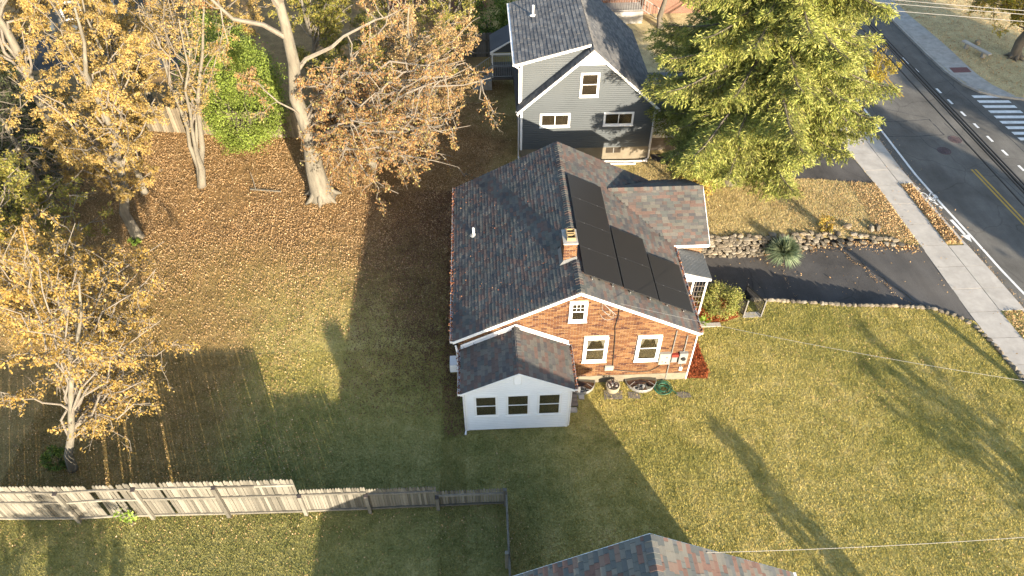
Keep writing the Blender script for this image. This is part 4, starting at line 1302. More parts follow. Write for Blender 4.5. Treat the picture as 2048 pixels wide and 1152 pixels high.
for a, b, c, d, s_, lab in gwin: double_hung(gh, a, b, c, d, GY - .02, .075, s_, label=lab, proud=.05)
mb = MB(); mb.box((6.86, GY - .01, .50), (7.68, GY + .02, .83)); w = mb.build("basement_window", M['room_dark'], gh)
mb = MB(); mb.box((7.25, GY - .025, .5), (7.29, GY - .0105, .83)); mb.build("mullion", M['metal_grey'], w)
for cx_, cxx in ((GX0 - .03, GX0 + .08), (GX1 - .08, GX1 + .03)):
    mb = MB(); mb.box((cx_, GY - .04, .85), (cxx, GY + .05, zg(GX0) - .15)); mb.build("corner_trim", M['white_trim'], gh)
gable_roof_deck(gh, GXR, GZ - .012, GSL, GE0, GE1, GYF, GYB, .13, M['roof_felt'])
tg = Tabs()
wg = (GE1 - GXR) * math.sqrt(1 + GSL ** 2)
tg.slope((GE1, GYF, zg(GE1)), (0, 1, 0), (-1, 0, GSL), GYB - GYF, wg, e=.16, wr=(.3, .34), th=.02)
# shed dormer: side wall set back from the gable, low roof from the ridge
DY, DZ0, DX0 = 33.92, 5.82, 1.76
DSL = (GZ + .06 - DZ0) / (GXR - .2 - DX0)
def zd(x): return DZ0 + DSL * (x - DX0)
mb = MB(); mb.prism([(GX0, DY, zg(GX0) - .2), (GXR - .25, DY, zg(GXR - .25) - .2), (GXR - .25, DY, zd(GXR - .25) - .1), (GX0, DY, zd(GX0) - .1)], (0, 6.9, 0)); mb.build("dormer_wall", M['grey_siding'], gh)
siding(gh, lambda z: GX0 + .05 if z < 3.5 else GX0 + .05, lambda z: min(GXR - .35, GXR - (GZ - z) / GSL + .05), DY, 3.4, 5.72, .115, M['grey_siding'])
zz = 5.72
siding(gh, lambda z: max(GX0 + .05, DX0 + (z + .12 - DZ0) / DSL), lambda z: min(GXR - .3, GXR - (GZ - z) / GSL), DY, 5.72, 6.5, .115, M['grey_siding'])
mb = MB(); mb.box((GX0 - .03, DY - .04, 3.45), (GX0 + .07, DY + .06, zd(GX0) - .1)); mb.build("corner_trim", M['white_trim'], gh)
DYF, DYB = 33.72, 41.05
mb = MB(); mb.prism([(DX0, DYF, DZ0), (GXR - .1, DYF, zd(GXR - .1)), (GXR - .1, DYB, zd(GXR - .1)), (DX0, DYB, DZ0)], (0, 0, -.1)); mb.build("dormer_roof", M['roof_felt'], gh)
dv = Vector((1, 0, DSL)).normalized()
tg.slope((DX0, DYB, DZ0), (0, -1, 0), dv, DYB - DYF, (GXR - .05 - DX0) * math.sqrt(1 + DSL ** 2), e=.2, wr=(.3, .36), th=.026)
tg.slope((GE0, DYF + .15, zg(GE0)), (0, -1, 0), (1, 0, GSL), DYF + .15 - GYF, wg - .3, e=.16, wr=(.28, .34), th=.02)
tg.build(gh, M['shingle_grey'], limit=0)
ridge_cap(gh, (GXR, GYF, GZ), (GXR, GYB, GZ), GSL, M['shingle_grey'], e=.16, wd=.16)
mb = MB()
for xe in (GE0, GE1):
    mb.prism([(GXR, GYF - .025, GZ - .02), (xe, GYF - .025, zg(xe) - .02), (xe, GYF - .025, zg(xe) - .18), (GXR, GYF - .025, GZ - .18)], (0, .022, 0))
    mb.prism([(GXR, GYF, GZ - .146), (xe, GYF, zg(xe) - .146), (xe, GY, zg(xe) - .146), (GXR, GY, GZ - .146)], (0, 0, -.012))
mb.prism([(DX0, DYF - .025, DZ0 - .01), (GXR - .1, DYF - .025, zd(GXR - .1) - .01), (GXR - .1, DYF - .025, zd(GXR - .1) - .14), (DX0, DYF - .025, DZ0 - .14)], (0, .022, 0))
mb.build("rake_board", M['white_trim'], gh)
mb = MB(); mb.box((DX0 - .12, DYF, DZ0 - .12), (DX0 - .002, DYB, DZ0 - .01)); mb.build("gutter", M['gutter_white'], gh)
mb = MB(); mb.tube([(DX0 - .03, DYF + .06, DZ0 - .1), (GX0 - .07, DY - .05, DZ0 - .35), (GX0 - .07, DY - .05, 3.5)], .045, 6); mb.build("downspout", M['gutter_white'], gh)
mb = MB(); mb.tube([(GE0 - .04, GYF + .12, zg(GE0) - .05), (GX0 - .1, GY + .2, 2.7), (GX0 - .1, GY + .2, .3), (GX0 - .12, GY - .3, .1)], .045, 6); mb.build("downspout", M['gutter_white'], gh)
mb = MB(); mb.tube([(GE1, GYF + .12, zg(GE1) - .05), (GX1 - .02, GY - .06, 2.9), (GX1 - .02, GY - .06, .12), (GX1 - .3, GY - .2, .07)], .05, 6)
mb.tube([(9.2, GY - .25, .07), (8.0, GY - .28, .07), (6.4, GY - .2, .08)], .06, 6); mb.tube([(8.5, GY - .5, .06), (6.7, GY - .46, .06)], .05, 6)
mb.build("drain_pipe", M['gutter_white'], gh)
mb = MB(); mb.tube([(3.0, 38.6, zd(3.0) - .05), (3.0, 38.6, zd(3.0) + .6)], .055, 8); vp = mb.build("vent_pipe", M['gutter_white'], gh)
mb = MB(); mb.lathe([(.2, 0), (.1, .07)], (3.0, 38.6, zd(3.0) + .02), 10); mb.build("vent_collar", M['gutter_white'], vp)
# white porch wing at the right of the grey house
mb = MB(); mb.box((9.34, 34.25, .86), (15.2, 38.5, 2.3)); mb.build("porch_wall", M['white_siding'], gh)
mb = MB(); mb.box((9.36, 34.3, -.2), (15.1, 38.4, .86)); mb.build("porch_base", M['deck_wood'], gh)
siding(gh, lambda z: 9.36, lambda z: 15.18, 34.25, .92, 2.25, .19, M['white_siding'])
mb = MB(); mb.prism([(9.3, 33.95, 2.32), (15.5, 33.95, 2.32), (15.5, 36.4, 2.9), (9.3, 36.4, 2.9)], (0, 0, .08)); mb.prism([(9.3, 36.4, 2.9), (15.5, 36.4, 2.9), (15.5, 38.9, 2.3), (9.3, 38.9, 2.3)], (0, 0, .08)); mb.build("porch_roof", M['shingle_grey'], gh)

# side porch with stair at the far left corner of the grey house
sp = thing("side_porch", "small roofed side porch with metal railings at the grey house's left wall", "porch", (1.2, 42, 0))
mb = MB()
mb.prism([(.62, 41.35, 2.62), (2.05, 41.35, 3.42), (2.05, 43.6, 3.42), (.62, 43.6, 2.62)], (0, 0, .09)); mb.build("roof", M['shingle_grey'], sp)
mb = MB(); mb.prism([(.70, 41.42, 2.60), (2.04, 41.42, 2.60), (2.04, 41.42, 3.36)], (0, .04, 0)); mb.build("gable_panel", M['grey_siding'], sp)
mb = MB(); mb.prism([(.60, 41.30, 2.50), (2.04, 41.30, 2.50), (2.04, 41.30, 2.6), (.7, 41.30, 2.6), (2.04, 41.30, 3.42), (2.04, 41.30, 3.5), (.60, 41.30, 2.68)], (0, .04, 0)); mb.build("fascia", M['white_trim'], sp)
mb = MB(); mb.bar((.75, 41.5, .9), (.75, 41.5, 2.6), .08); mb.build("post", M['white_trim'], sp)
mb = MB(); mb.bar((.75, 43.4, .9), (.75, 43.4, 2.6), .08); mb.build("post", M['white_trim'], sp)
mb = MB(); mb.box((.7, 41.35, .78), (2.04, 43.5, .9)); mb.build("floor", M['deck_wood'], sp)
mb = MB()
for k in range(4): mb.box((.42 - .28 * k, 41.5, 0), (.69 - .28 * k, 42.6, .78 - .19 * (k + 1) + .05))
mb.build("steps", M['concrete_grey'], sp)
for yy in (41.4, 42.65):
    mb = MB()
    for za in (1.0, 1.75):
        mb.bar((2.02, yy, za), (.72, yy, za), .04); mb.bar((.72, yy, za), (-.45, yy, za - .8), .04)
    o = mb.build("railing", M['metal_grey'], sp)
    for k in range(19):
        x = 2.0 - k * .135
        dz = 0 if x > .72 else (x - .72) * .8 / 1.17
        mb = MB(); mb.bar((x, yy, 1.0 + dz), (x, yy, 1.75 + dz), .022); mb.build("baluster", M['metal_grey'], o)

# ------------------------------------------------------------------ houses at the back
def simple_house(name, label, x0, x1, y0, y1, h, wallm, roofm, along='x', pitch=.5, wins=()):
    t = thing(name, label, "building", ((x0 + x1) / 2, (y0 + y1) / 2, 0))
    mb = MB(); mb.box((x0, y0, -.2), (x1, y1, h)); mb.build("wall", wallm, t)
    mb = MB(); o = .4
    if along == 'x':
        ym = (y0 + y1) / 2; zr = h + pitch * (ym - y0)
        mb.prism([(x0 - o, y0 - o, h - .1), (x1 + o, y0 - o, h - .1), (x1 + o, ym, zr), (x0 - o, ym, zr)], (0, 0, .12))
        mb.prism([(x0 - o, ym, zr), (x1 + o, ym, zr), (x1 + o, y1 + o, h - .1), (x0 - o, y1 + o, h - .1)], (0, 0, .12))
        mb.prism([(x0, y0, h), (x0, ym, zr - .02), (x0, y1, h)], (x1 - x0, 0, 0))
    mb.build("roof", roofm, t)
    for a, b, c, d in wins: double_hung(t, a, b, c, d, y0 - .01, .09)
    return t
bb = simple_house("brick_building", "salmon red brick building lit by the sun behind the grey house", 7.5, 18, 52.2, 60, 6.0, M['brick_far'], M['shingle_grey'], wins=((8.6, 9.6, 1.2, 2.6), (13.6, 14.8, 1.2, 2.6)))
mb = MB(); mb.box((9.3, 50.6, 0), (12.0, 52.19, .9)); mb.build("landing", M['concrete_grey'], bb)
mb = MB()
for yy in (50.65,):
    for za in (1.0, 1.8): mb.bar((9.3, yy, za), (12.0, yy, za), .05); mb.bar((12.0, yy, za), (13.4, yy, za - .9), .05)
for k in range(16): mb.bar((9.35 + .18 * k, yy, .95), (9.35 + .18 * k, yy, 1.8), .025)
for k in range(7): mb.bar((12.1 + .2 * k, yy, 1.0 - .13 * k), (12.1 + .2 * k, yy, 1.75 - .13 * k), .025)
mb.build("railing", M['metal_grey'], bb)
simple_house("dark_brick_building", "dark red brick building in shade at the top edge left of the grey house", -7.5, .6, 53.5, 60, 5.5, M['brick_far'], M['shingle_grey'])
simple_house("back_house", "grey walled house half hidden behind the gold trees at the top left", -31.0, -24.0, 51.0, 58, 3.4, M['grey_siding'], M['shingle_grey'], wins=((-29.5, -28, 1, 2.3), (-27, -25.6, 1, 2.3)))
poly_sheet("parking_lot", [(-40, 45.5), (-18.5, 45.5), (-18.5, 50.5), (-40, 50.5)], 0.006, M['asphalt_drive'])

# ------------------------------------------------------------------ fences
def picket(name, w, h, th, mat, point=True):
    me = bpy.data.meshes.new(name)
    t = .10 if point else 0.0
    prof = [(-w / 2, 0), (w / 2, 0), (w / 2, h - t), (w * .28, h - t * .25), (0, h), (-w * .28, h - t * .25), (-w / 2, h - t)]
    mb = MB(); mb.prism([(x, 0, z) for x, z in prof], (0, th, 0))
    me.from_pydata(mb.v, [], mb.f); me.materials.append(mat); me.update()
    return me
pk_tall = picket("picket", .098, 2.2, .02, M['fence'])
pk_low = picket("picket", .082, 1.5, .02, M['fence'])
pk_mid = picket("picket", .082, 1.38, .02, M['fence'])
pk_short = picket("picket", .082, 1.05, .02, M['fence'])
fence = thing("picket_fence", "weathered grey picket fence with taller left half, running below the big yard", "fence", (-9, 12.65, 0))
secs = [(-20.2, -17.4, 12.95, 12.85, pk_tall, 2.15, .11), (-17.4, -14.55, 12.85, 12.72, pk_tall, 2.15, .11), (-14.55, -12.0, 12.72, 12.72, pk_tall, 2.15, .11), (-12.0, -9.35, 12.72, 12.66, pk_tall, 2.2, .1085), (-9.35, -6.72, 12.66, 12.62, pk_tall, 2.2, .1085),
        (-6.66, -4.42, 12.62, 12.60, pk_low, 1.5, .0915), (-4.42, -2.02, 12.60, 12.60, pk_mid, 1.38, .0915), (-2.02, .34, 12.60, 12.60, pk_short, 1.05, .0915)]
missing = {(2, 9), (2, 14), (2, 17), (3, 7)}
for si, (x0, x1, y0, y1, pk, h, st_) in enumerate(secs):
    n = int((x1 - x0) / st_)
    for k in range(n):
        if (si, k) in missing: continue
        t = (k + .5) / n
        o = bpy.data.objects.new("picket", pk); COL.objects.link(o); o.parent = fence
        sag = .0 if si != 2 else -.07 * math.sin(t * math.pi)
        o.location = Vector((x0 + (x1 - x0) * t, y0 + (y1 - y0) * t + random.uniform(-.006, .006), .04 + random.uniform(-.012, .008) + sag)) - wl(fence)
        o.rotation_euler = (random.uniform(-.008, .008), random.uniform(-.006, .006) + (.05 if si == 2 and 9 < k < 15 else 0), random.uniform(-.04, .04))
    for zr_ in ((.12, h * .56, h - .28) if h > 1.8 else (.14, h - .25)):
        mb = MB()
        sg = random.uniform(-.03, .03)
        mb.bar((x0, y0 - .03, zr_), ((x0 + x1) / 2, (y0 + y1) / 2 - .03, zr_ + sg + (.05 if si == 2 else 0)), .05, .085); mb.bar(((x0 + x1) / 2, (y0 + y1) / 2 - .03, zr_ + sg + (.05 if si == 2 else 0)), (x1, y1 - .03, zr_), .05, .085)
        mb.build("rail", M['fence'], fence)
    mb = MB(); lean = random.uniform(-.06, .02) if si < 4 else 0
    mb.bar((x0, y0 - .1, -.2), (x0 + lean, y0 - .1, h - .22), .115); mb.build("post", M['fence'], fence)
    mb = MB(); mb.box((x0 + lean - .065, y0 - .165, h - .23), (x0 + lean + .065, y0 - .035, h - .2)); mb.build("post_cap", M['dark_rake'], fence)
mb = MB(); mb.bar((.36, 12.55, -.2), (.36, 12.55, 1.1), .115); mb.build("post", M['fence'], fence)
sf = thing("side_fence", "dark picket fence seen from above, running from the corner post to the bottom edge", "fence", (.44, 10, 0))
for k in range(62):
    o = bpy.data.objects.new("picket", pk_short); COL.objects.link(o); o.parent = sf
    o.location = Vector((.43, 12.45 - .092 * k, .03 + random.uniform(-.02, .02))) - wl(sf); o.rotation_euler = (0, 0, R(90))
for zr_ in (.2, .8):
    mb = MB(); mb.bar((.39, 12.5, zr_), (.39, 6.8, zr_), .05, .085); mb.build("rail", M['fence'], sf)
for y in (10.3, 7.9):
    mb = MB(); mb.bar((.32, y, -.2), (.32, y, 1.1), .115); mb.build("post", M['fence'], sf)
ff = thing("stockade_fence", "tan stockade picket fence under the trees at the far edge of the yard", "fence", (-14, 36.6, 0))
pk_far = picket("picket", .14, 1.75, .02, M['fence_far'])
ln = [(-20.6, 37.75), (-17.2, 37.3), (-14.4, 36.75), (-10.4, 36.5), (-6.0, 36.4)]
for (xa, ya), (xb, yb) in zip(ln[:-1], ln[1:]):
    n = int((xb - xa) / .15)
    for k in range(n):
        t = (k + .5) / n
        o = bpy.data.objects.new("picket", pk_far); COL.objects.link(o); o.parent = ff
        o.location = Vector((xa + (xb - xa) * t, ya + (yb - ya) * t, random.uniform(-.03, .03))) - wl(ff); o.rotation_euler = (random.uniform(-.02, .02), random.uniform(-.015, .015), math.atan2(yb - ya, xb - xa))
    for z in (.4, 1.3):
        mb = MB(); mb.bar((xa, ya + .06, z), (xb, yb + .06, z), .05, .09); mb.build("rail", M['fence_far'], ff)
    mb = MB(); mb.bar((xa, ya - .06, -.2), (xa, ya - .06, 1.7), .11); mb.build("post", M['fence_far'], ff)
bf = thing("back_fence", "dark board fence in shade left of the side porch", "fence", (-2, 46, 0))
pk_b = picket("board", .15, 1.7, .02, M['fence_dark'], False)
for k in range(34):
    o = bpy.data.objects.new("board", pk_b); COL.objects.link(o); o.parent = bf
    o.location = Vector((-4.4 + .157 * k, 46.0, random.uniform(-.01, .01))) - wl(bf)
for z in (.3, 1.2):
    mb = MB(); mb.bar((-4.5, 45.96, z), (1.0, 45.96, z), .05, .1); mb.build("rail", M['fence_dark'], bf)
for k in range(4):
    mb = MB(); mb.bar((-4.4 + 1.7 * k, 45.9, -.2), (-4.4 + 1.7 * k, 45.9, 1.75), .11); mb.build("post", M['fence_dark'], bf)

# ------------------------------------------------------------------ stone wall, stone border
def rock_mesh(seed, sx=1, sy=1, sz=1):
    r = np.random.default_rng(seed)
    me = bpy.data.meshes.new("stone")
    import bmesh
    bm = bmesh.new(); bmesh.ops.create_icosphere(bm, subdivisions=1, radius=.5)
    for v in bm.verts:
        c = v.co.copy()
        m_ = max(abs(c.x), abs(c.y), abs(c.z))
        v.co = c.lerp(c / m_ * .5, .45) * float(r.uniform(.74, 1.14))
    bm.to_mesh(me); bm.free(); me.materials.append(M['stone']); me.update()
    return me
ROCK = [rock_mesh(i) for i in range(8)]
def stone(parent, p, s, rot=None, tilt=.15):
    o = bpy.data.objects.new("stone", random.choice(ROCK)); COL.objects.link(o); o.parent = parent
    o.location = Vector(p) - wl(parent); o.scale = s
    o.rotation_euler = (random.uniform(-tilt, tilt), random.uniform(-tilt, tilt), random.uniform(-.4, .4) if rot is None else rot + random.uniform(-.15, .15))
    return o
wall = thing("stone_wall", "dry fieldstone retaining wall along the far side of the driveway", "stone wall", (14, 26, -.4))
x = 9.75
while x < 20.6:
    yt = dfar(x); zb = drive_z(x)
    h = max(.12, .1 - zb)
    rows = max(1, int(round(h / .125)))
    hgt = h / rows
    for r in range(rows):
        zc = zb + hgt * (r + .5)
        y = yt - .32 + .40 * (r + .5) / rows + random.uniform(-.04, .04)
        if x > 16.2 and random.random() < .4: continue
        w = random.uniform(.2, .42)
        stone(wall, (x + random.uniform(-.1, .1) + (.13 if r % 2 else 0), y, zc), (w, random.uniform(.28, .42), hgt * random.uniform(1.0, 1.3)))
    if random.random() < .75:
        stone(wall, (x + random.uniform(-.1, .1), yt + random.uniform(.12, .35), .05), (random.uniform(.25, .5), random.uniform(.2, .35), random.uniform(.16, .26)))
    x += .265
for p, s in (((9.95, 26.3, .12), (.5, .45, .3)), ((17.45, 26.95, .1), (.55, .4, .25)), ((18.3, 27.0, .1), (.5, .35, .25)), ((19.4, 26.75, .12), (.3, .45, .4)), ((19.75, 26.8, .12), (.3, .5, .4))):
    stone(wall, p, s)
border = thing("stone_border", "row of rough grey stones edging the near lawn along the driveway", "stone border", (16, 21.6, 0))
pts = sorted(DRIVE_NEAR[:6] + [(21.45, 20.3), (21.6, 19.6)], key=lambda q: -q[0])
path = [(21.95, 16.4), (21.85, 17.6), (21.62, 19.2), (21.35, 20.2)] + DRIVE_NEAR[:6]
for (xa, ya), (xb, yb) in zip(path[:-1], path[1:]):
    L = math.hypot(xb - xa, yb - ya); n = max(1, int(L / .24))
    for k in range(n):
        t = (k + random.uniform(.3, .7)) / n
        xx, yy = xa + (xb - xa) * t, ya + (yb - ya) * t
        dz = drive_z(xx) if xx > 11 else 0
        a = math.atan2(yb - ya, xb - xa)
        big = 1.25 if xx < 13.4 else 1.0
        stone(border, (xx, yy + .0, .03), (random.uniform(.22, .36) * big, random.uniform(.2, .28), random.uniform(.18, .26)), a)
        zz = -.16
        while zz > dz - .05:
            stone(border, (xx + random.uniform(-.05, .05), yy + .07, zz), (random.uniform(.24, .36), .26, .2), a)
            zz -= .17

# ------------------------------------------------------------------ garden steps with two railings
gs = thing("garden_steps", "short flight of concrete steps between the driveway and the front lawn", "steps", (11.75, 21.8, -.3))
for k in range(6):
    mb = MB(); mb.box((11.38, 21.1 + .3 * k, -.95), (12.15, 21.42 + .3 * k - .006, .03 - .165 * k)); mb.build("tread", M['concrete_grey'], gs)
for xx, lab in ((11.32, "black iron stair railing nearest the house, beside the rounded shrub"), (12.12, "black iron stair railing nearest the street, beside the stone border")):
    rl = thing("stair_railing", lab, "railing", (xx, 21.8, 0), "railings beside the garden steps")
    a0, b0 = Vector((xx, 21.12, .95)), Vector((xx - .1, 22.95, .15))
    mb = MB(); mb.bar(a0, b0, .045, .03); mb.build("handrail", M['black'], rl)
    mb = MB(); mb.bar(a0 - Vector((0, 0, .8)), b0 - Vector((0, 0, .8)), .03, .025); mb.build("bottom_rail", M['black'], rl)
    for p, zl, nm in ((a0, 0.02, "newel"), (b0, -.8, "newel")):
        mb = MB(); mb.bar((p.x, p.y, zl - .05), (p.x, p.y, p.z + .06), .05); mb.lathe([(0.001, .0), (.045, .03), (.045, .06), (.001, .09)], (p.x, p.y, p.z + .05), 8)
        mb.build(nm, M['wire_light'] if zl > 0 else M['black'], rl)  # near newel coloured pale for the sunlight on it, far one black
    for k in range(17):
        t = (k + 1) / 18
        p = a0.lerp(b0, t)
        mb = MB(); mb.bar((p.x, p.y, p.z - .8), (p.x, p.y, p.z - .01), .03); mb.build("baluster", M['black'], rl)

# ------------------------------------------------------------------ mulch beds
def mulch(name, poly, n, label):
    t = poly_sheet(name, poly, .012, M['mulch'], kind='structure')
    xs = [p[0] for p in poly]; ys = [p[1] for p in poly]
    p = np.stack([RNG.uniform(min(xs), max(xs), n * 3), RNG.uniform(min(ys), max(ys), n * 3), RNG.uniform(.015, .05, n * 3)], 1)
    p = p[in_poly(p[:, 0], p[:, 1], poly)][:n]
    np_mesh("mulch_chips", leaf_quads(p, .10, RNG, 0, .35, .6), 4, M['mulch'], t, kind='stuff')
mulch("mulch_bed", [(8.05, 17.9), (8.9, 17.80), (9.08, 18.2), (8.98, 19.3), (8.9, 20.4), (8.05, 20.6)], 1500, "")
mulch("mulch_bed", [(8.05, 20.9), (9.3, 21.0), (10.3, 20.85), (11.1, 21.15), (11.3, 21.9), (11.0, 22.35), (8.05, 22.45)], 2200, "")
mb = MB(); mb.box((8.05, 20.62, 0), (10.2, 20.84, .05)); tag(mb.build("edging_slab", M['concrete'], None), "narrow pale concrete edging strip below the red mulch bed", "edging")

# ------------------------------------------------------------------ small things by the gable
pot = thing("flower_pot", "round stone planter with a dead plant, standing against the brick gable", "planter", (4.9, 17.42, 0))
mb = MB(); mb.lathe([(.2, 0), (.27, .1), (.30, .3), (.29, .36), (.25, .36), (.24, .3), (.0, .29)], (4.9, 17.42, 0), 18); mb.build("pot", M['pot'], pot, smooth=True)
mb = MB()
for k in range(26):
    a = random.uniform(0, 6.28); r = random.uniform(.1, .26)
    p0 = Vector((4.9 + .1 * math.cos(a), 17.42 + .1 * math.sin(a), .29)); p2 = Vector((4.9 + r * math.cos(a), 17.42 + r * math.sin(a), random.uniform(.38, .6)))
    mb.tube([p0, p0.lerp(p2, .6) + Vector((0, 0, .1)), p2], [.014, .01, .004], 4)
mb.build("plant", M['dead_plant'], pot)
mb = MB()
for k in range(9):
    a = random.uniform(0, 6.28); r = random.uniform(0.02, .17)
    s_ = random.uniform(.03, .05)
    mb.box((4.9 + r * math.cos(a) - s_, 17.42 + r * math.sin(a) - s_, .3), (4.9 + r * math.cos(a) + s_, 17.42 + r * math.sin(a) + s_, .3 + s_ * 1.4))
mb.build("pebbles", M['concrete'], pot)
ho = thing("garden_hose", "coiled green garden hose on the grass below the gable wall", "hose", (6.98, 17.38, 0))
mb = MB()
for k in range(6):
    r = .14 + .045 * k
    cx, cy = 6.98 + random.uniform(-.025, .025), 17.36 + random.uniform(-.025, .025)
    mb.tube([(cx + r * math.cos(t), cy + r * math.sin(t) * .95, .06 + .02 * math.sin(3 * t + k) + .012 * (k % 3)) for t in np.linspace(0, 6.283, 26)], .017, 6, False)
mb.build("coil", M['hose'], ho, smooth=True)
mb = MB(); mb.tube([(7.3, 17.3, .04), (7.42, 17.18, .03), (7.5, 17.05, .03)], .017, 6); mb.build("hose_end", M['hose'], ho)
def step_stone(poly, label):
    mb = MB(); mb.prism([(x, y, -.02) for x, y in poly], (0, 0, .045))
    return tag(mb.build("stepping_stone", M['slate'], None), label, "stepping stone", "stepping stones below the gable")
step_stone([(4.52, 16.97), (5.26, 16.95), (5.3, 17.35), (4.55, 17.40)], "widest dark stepping stone, nearest the sunroom step")
step_stone([(5.5, 16.98), (5.95, 16.93), (6.02, 17.1), (5.85, 17.27), (5.52, 17.27)], "small dark stepping stone in the middle of the row below the gable")
step_stone([(7.45, 17.0), (7.7, 16.88), (8.05, 16.92), (8.0, 17.1), (7.75, 17.2), (7.5, 17.17)], "dark oval stepping stone set apart, below the garden hose")

# ------------------------------------------------------------------ vegetation
def curve(a, b, rng, n=5, wob=.08, sag=0.0):
    a = np.asarray(a, float); b = np.asarray(b, float)
    L = np.linalg.norm(b - a)
    t = np.linspace(0, 1, n)[:, None]
    p = a + (b - a) * t
    w = rng.normal(size=(n, 3)) * wob * L * .5
    w[0] = 0; w[-1] = 0
    p = p + w
    p[:, 2] += sag * L * np.sin(t[:, 0] * np.pi)
    return p

def tree(name, label, cat, base, height, tr, crown_c, crown_r, limbs, bark, leafm, nleaf, leaf_size, seed, lean=(0, 0), sub=7, tw=6, flare=1.6, trunk_top=.85, stems=1, spread=.45, droop=.5, limb_lo=.3, group=None, shell=.35, twig_r=.008, twig_mat=None, roots=False, extra_limbs=(), hug=False):
    rng = np.random.default_rng(seed)
    t = thing(name, label, cat, (base[0], base[1], 0), group)
    B = np.array([base[0], base[1], 0.0])
    top = B + np.array([lean[0], lean[1], height * trunk_top])
    mb = MB()
    n = 9
    tt = np.linspace(0, 1, n)
    trunks = []
    for s_ in range(stems):
        off = np.zeros(3) if stems == 1 else np.array([math.cos(s_ * 2.4 + seed), math.sin(s_ * 2.4 + seed), 0]) * height * .13
        p = curve(B, top + off, rng, n, .018)
        p[:, 0] += off[0] * (tt ** 1.5 - tt); p[:, 1] += off[1] * (tt ** 1.5 - tt)
        r = tr * (1 - .82 * tt) * (.72 if s_ else 1)
        r[0] *= flare; r[1] = max(r[1], tr * 1.0)
        if flare > 1.2:
            q = p[0] + (p[1] - p[0]) * .18
            p = np.insert(p, 1, q, 0); r = np.insert(r, 1, tr * (1 + (flare - 1) * .35))
        mb.tube(p - np.array([0, 0, .05]) * (np.arange(len(p)) == 0)[:, None], r, 12 if tr > .2 else 8)
        trunks.append((p, r))
    if roots:
        for k in range(7):
            a = k * .9 + seed
            d = np.array([math.cos(a), math.sin(a), 0])
            mb.tube([B + d * tr * .5 + [0, 0, tr * 1.5], B + d * tr * 1.3 + [0, 0, tr * .35], B + d * tr * 2.3 + [0, 0, -.03]], [tr * .42, tr * .36, tr * .10], 7)
    mb.build("trunk", bark, t, smooth=True)
    bb_ = MB(); tips = []
    C = np.array(crown_c); Rr = np.array(crown_r)
    targets = []
    for k in range(limbs):
        d = rng.normal(size=3); d /= np.linalg.norm(d)
        q = C + d * Rr * rng.uniform(shell, 1.0) ** .6
        targets.append((q, None))
    for e in extra_limbs: targets.append((np.array(e[1]), e))
    for q, e in targets:
        p, r = trunks[rng.integers(len(trunks))]
        if e is not None: f = e[0]
        else:
            f = np.clip((q[2] / max(top[2], .1)) * rng.uniform(.55, .9) - .05, limb_lo, .97)
        fi = f * (len(p) - 1); i = int(fi); fr = fi - i
        a = p[i] * (1 - fr) + p[min(i + 1, len(p) - 1)] * fr
        ra = (r[i] * (1 - fr) + r[min(i + 1, len(p) - 1)] * fr)
        L = np.linalg.norm(q - a)
        r0 = min(ra * .4, .012 + L * .0115) if e is None else e[2]
        lp = curve(a, q, rng, 7, .07, .07)
        bb_.tube(lp, np.linspace(r0, .012, 7), 6, False)
        for s_ in range(sub):
            u = rng.uniform(.3, 1.0); k = u * 6; i = min(int(k), 5); pt = lp[i] + (lp[i + 1] - lp[i]) * (k - i)
            d = rng.normal(size=3); d[2] -= .15 * droop; d /= np.linalg.norm(d)
            sl_ = L * spread * rng.uniform(.35, .9) * (1.15 - .5 * u)
            sp_ = curve(pt, pt + d * sl_ + np.array([0, 0, -droop * sl_ * .25]), rng, 5, .12)
            bb_.tube(sp_, np.linspace(max(.012, r0 * .32), .006, 5), 4, False)
            for w in range(tw):
                v = rng.uniform(.25, 1.0) * 4; i = min(int(v), 3); pt2 = sp_[i] + (sp_[i + 1] - sp_[i]) * (v - i)
                d2 = rng.normal(size=3); d2[2] -= .25 * droop; d2 /= np.linalg.norm(d2)
                tl = rng.uniform(.3, .75) * max(.5, sl_ * .4)
                e2 = pt2 + d2 * tl
                mid = (pt2 + e2) / 2 + rng.normal(size=3) * tl * .08
                bb_.tube([pt2, mid, e2], [twig_r, twig_r * .75, twig_r * .45], 3, False)
                tips.append((pt2, mid)); tips.append((mid, e2))
    bb_.build("branches", twig_mat or bark, t)
    if nleaf:
        A = np.array([q[0] for q in tips]); Bq = np.array([q[1] for q in tips])
        # leaves gather on some twigs and leave others bare
        wgt = rng.uniform(.05, 1, len(A)) ** 1.6; wgt /= wgt.sum()
        idx = rng.choice(len(A), nleaf, p=wgt)
        u = rng.uniform(0, 1.05, nleaf)[:, None]
        p = A[idx] + (Bq[idx] - A[idx]) * u + rng.normal(size=(nleaf, 3)) * leaf_size * .45
        np_mesh("crown", leaf_quads(p, leaf_size, rng, droop, .5, .4), 4, leafm, t)
    return t

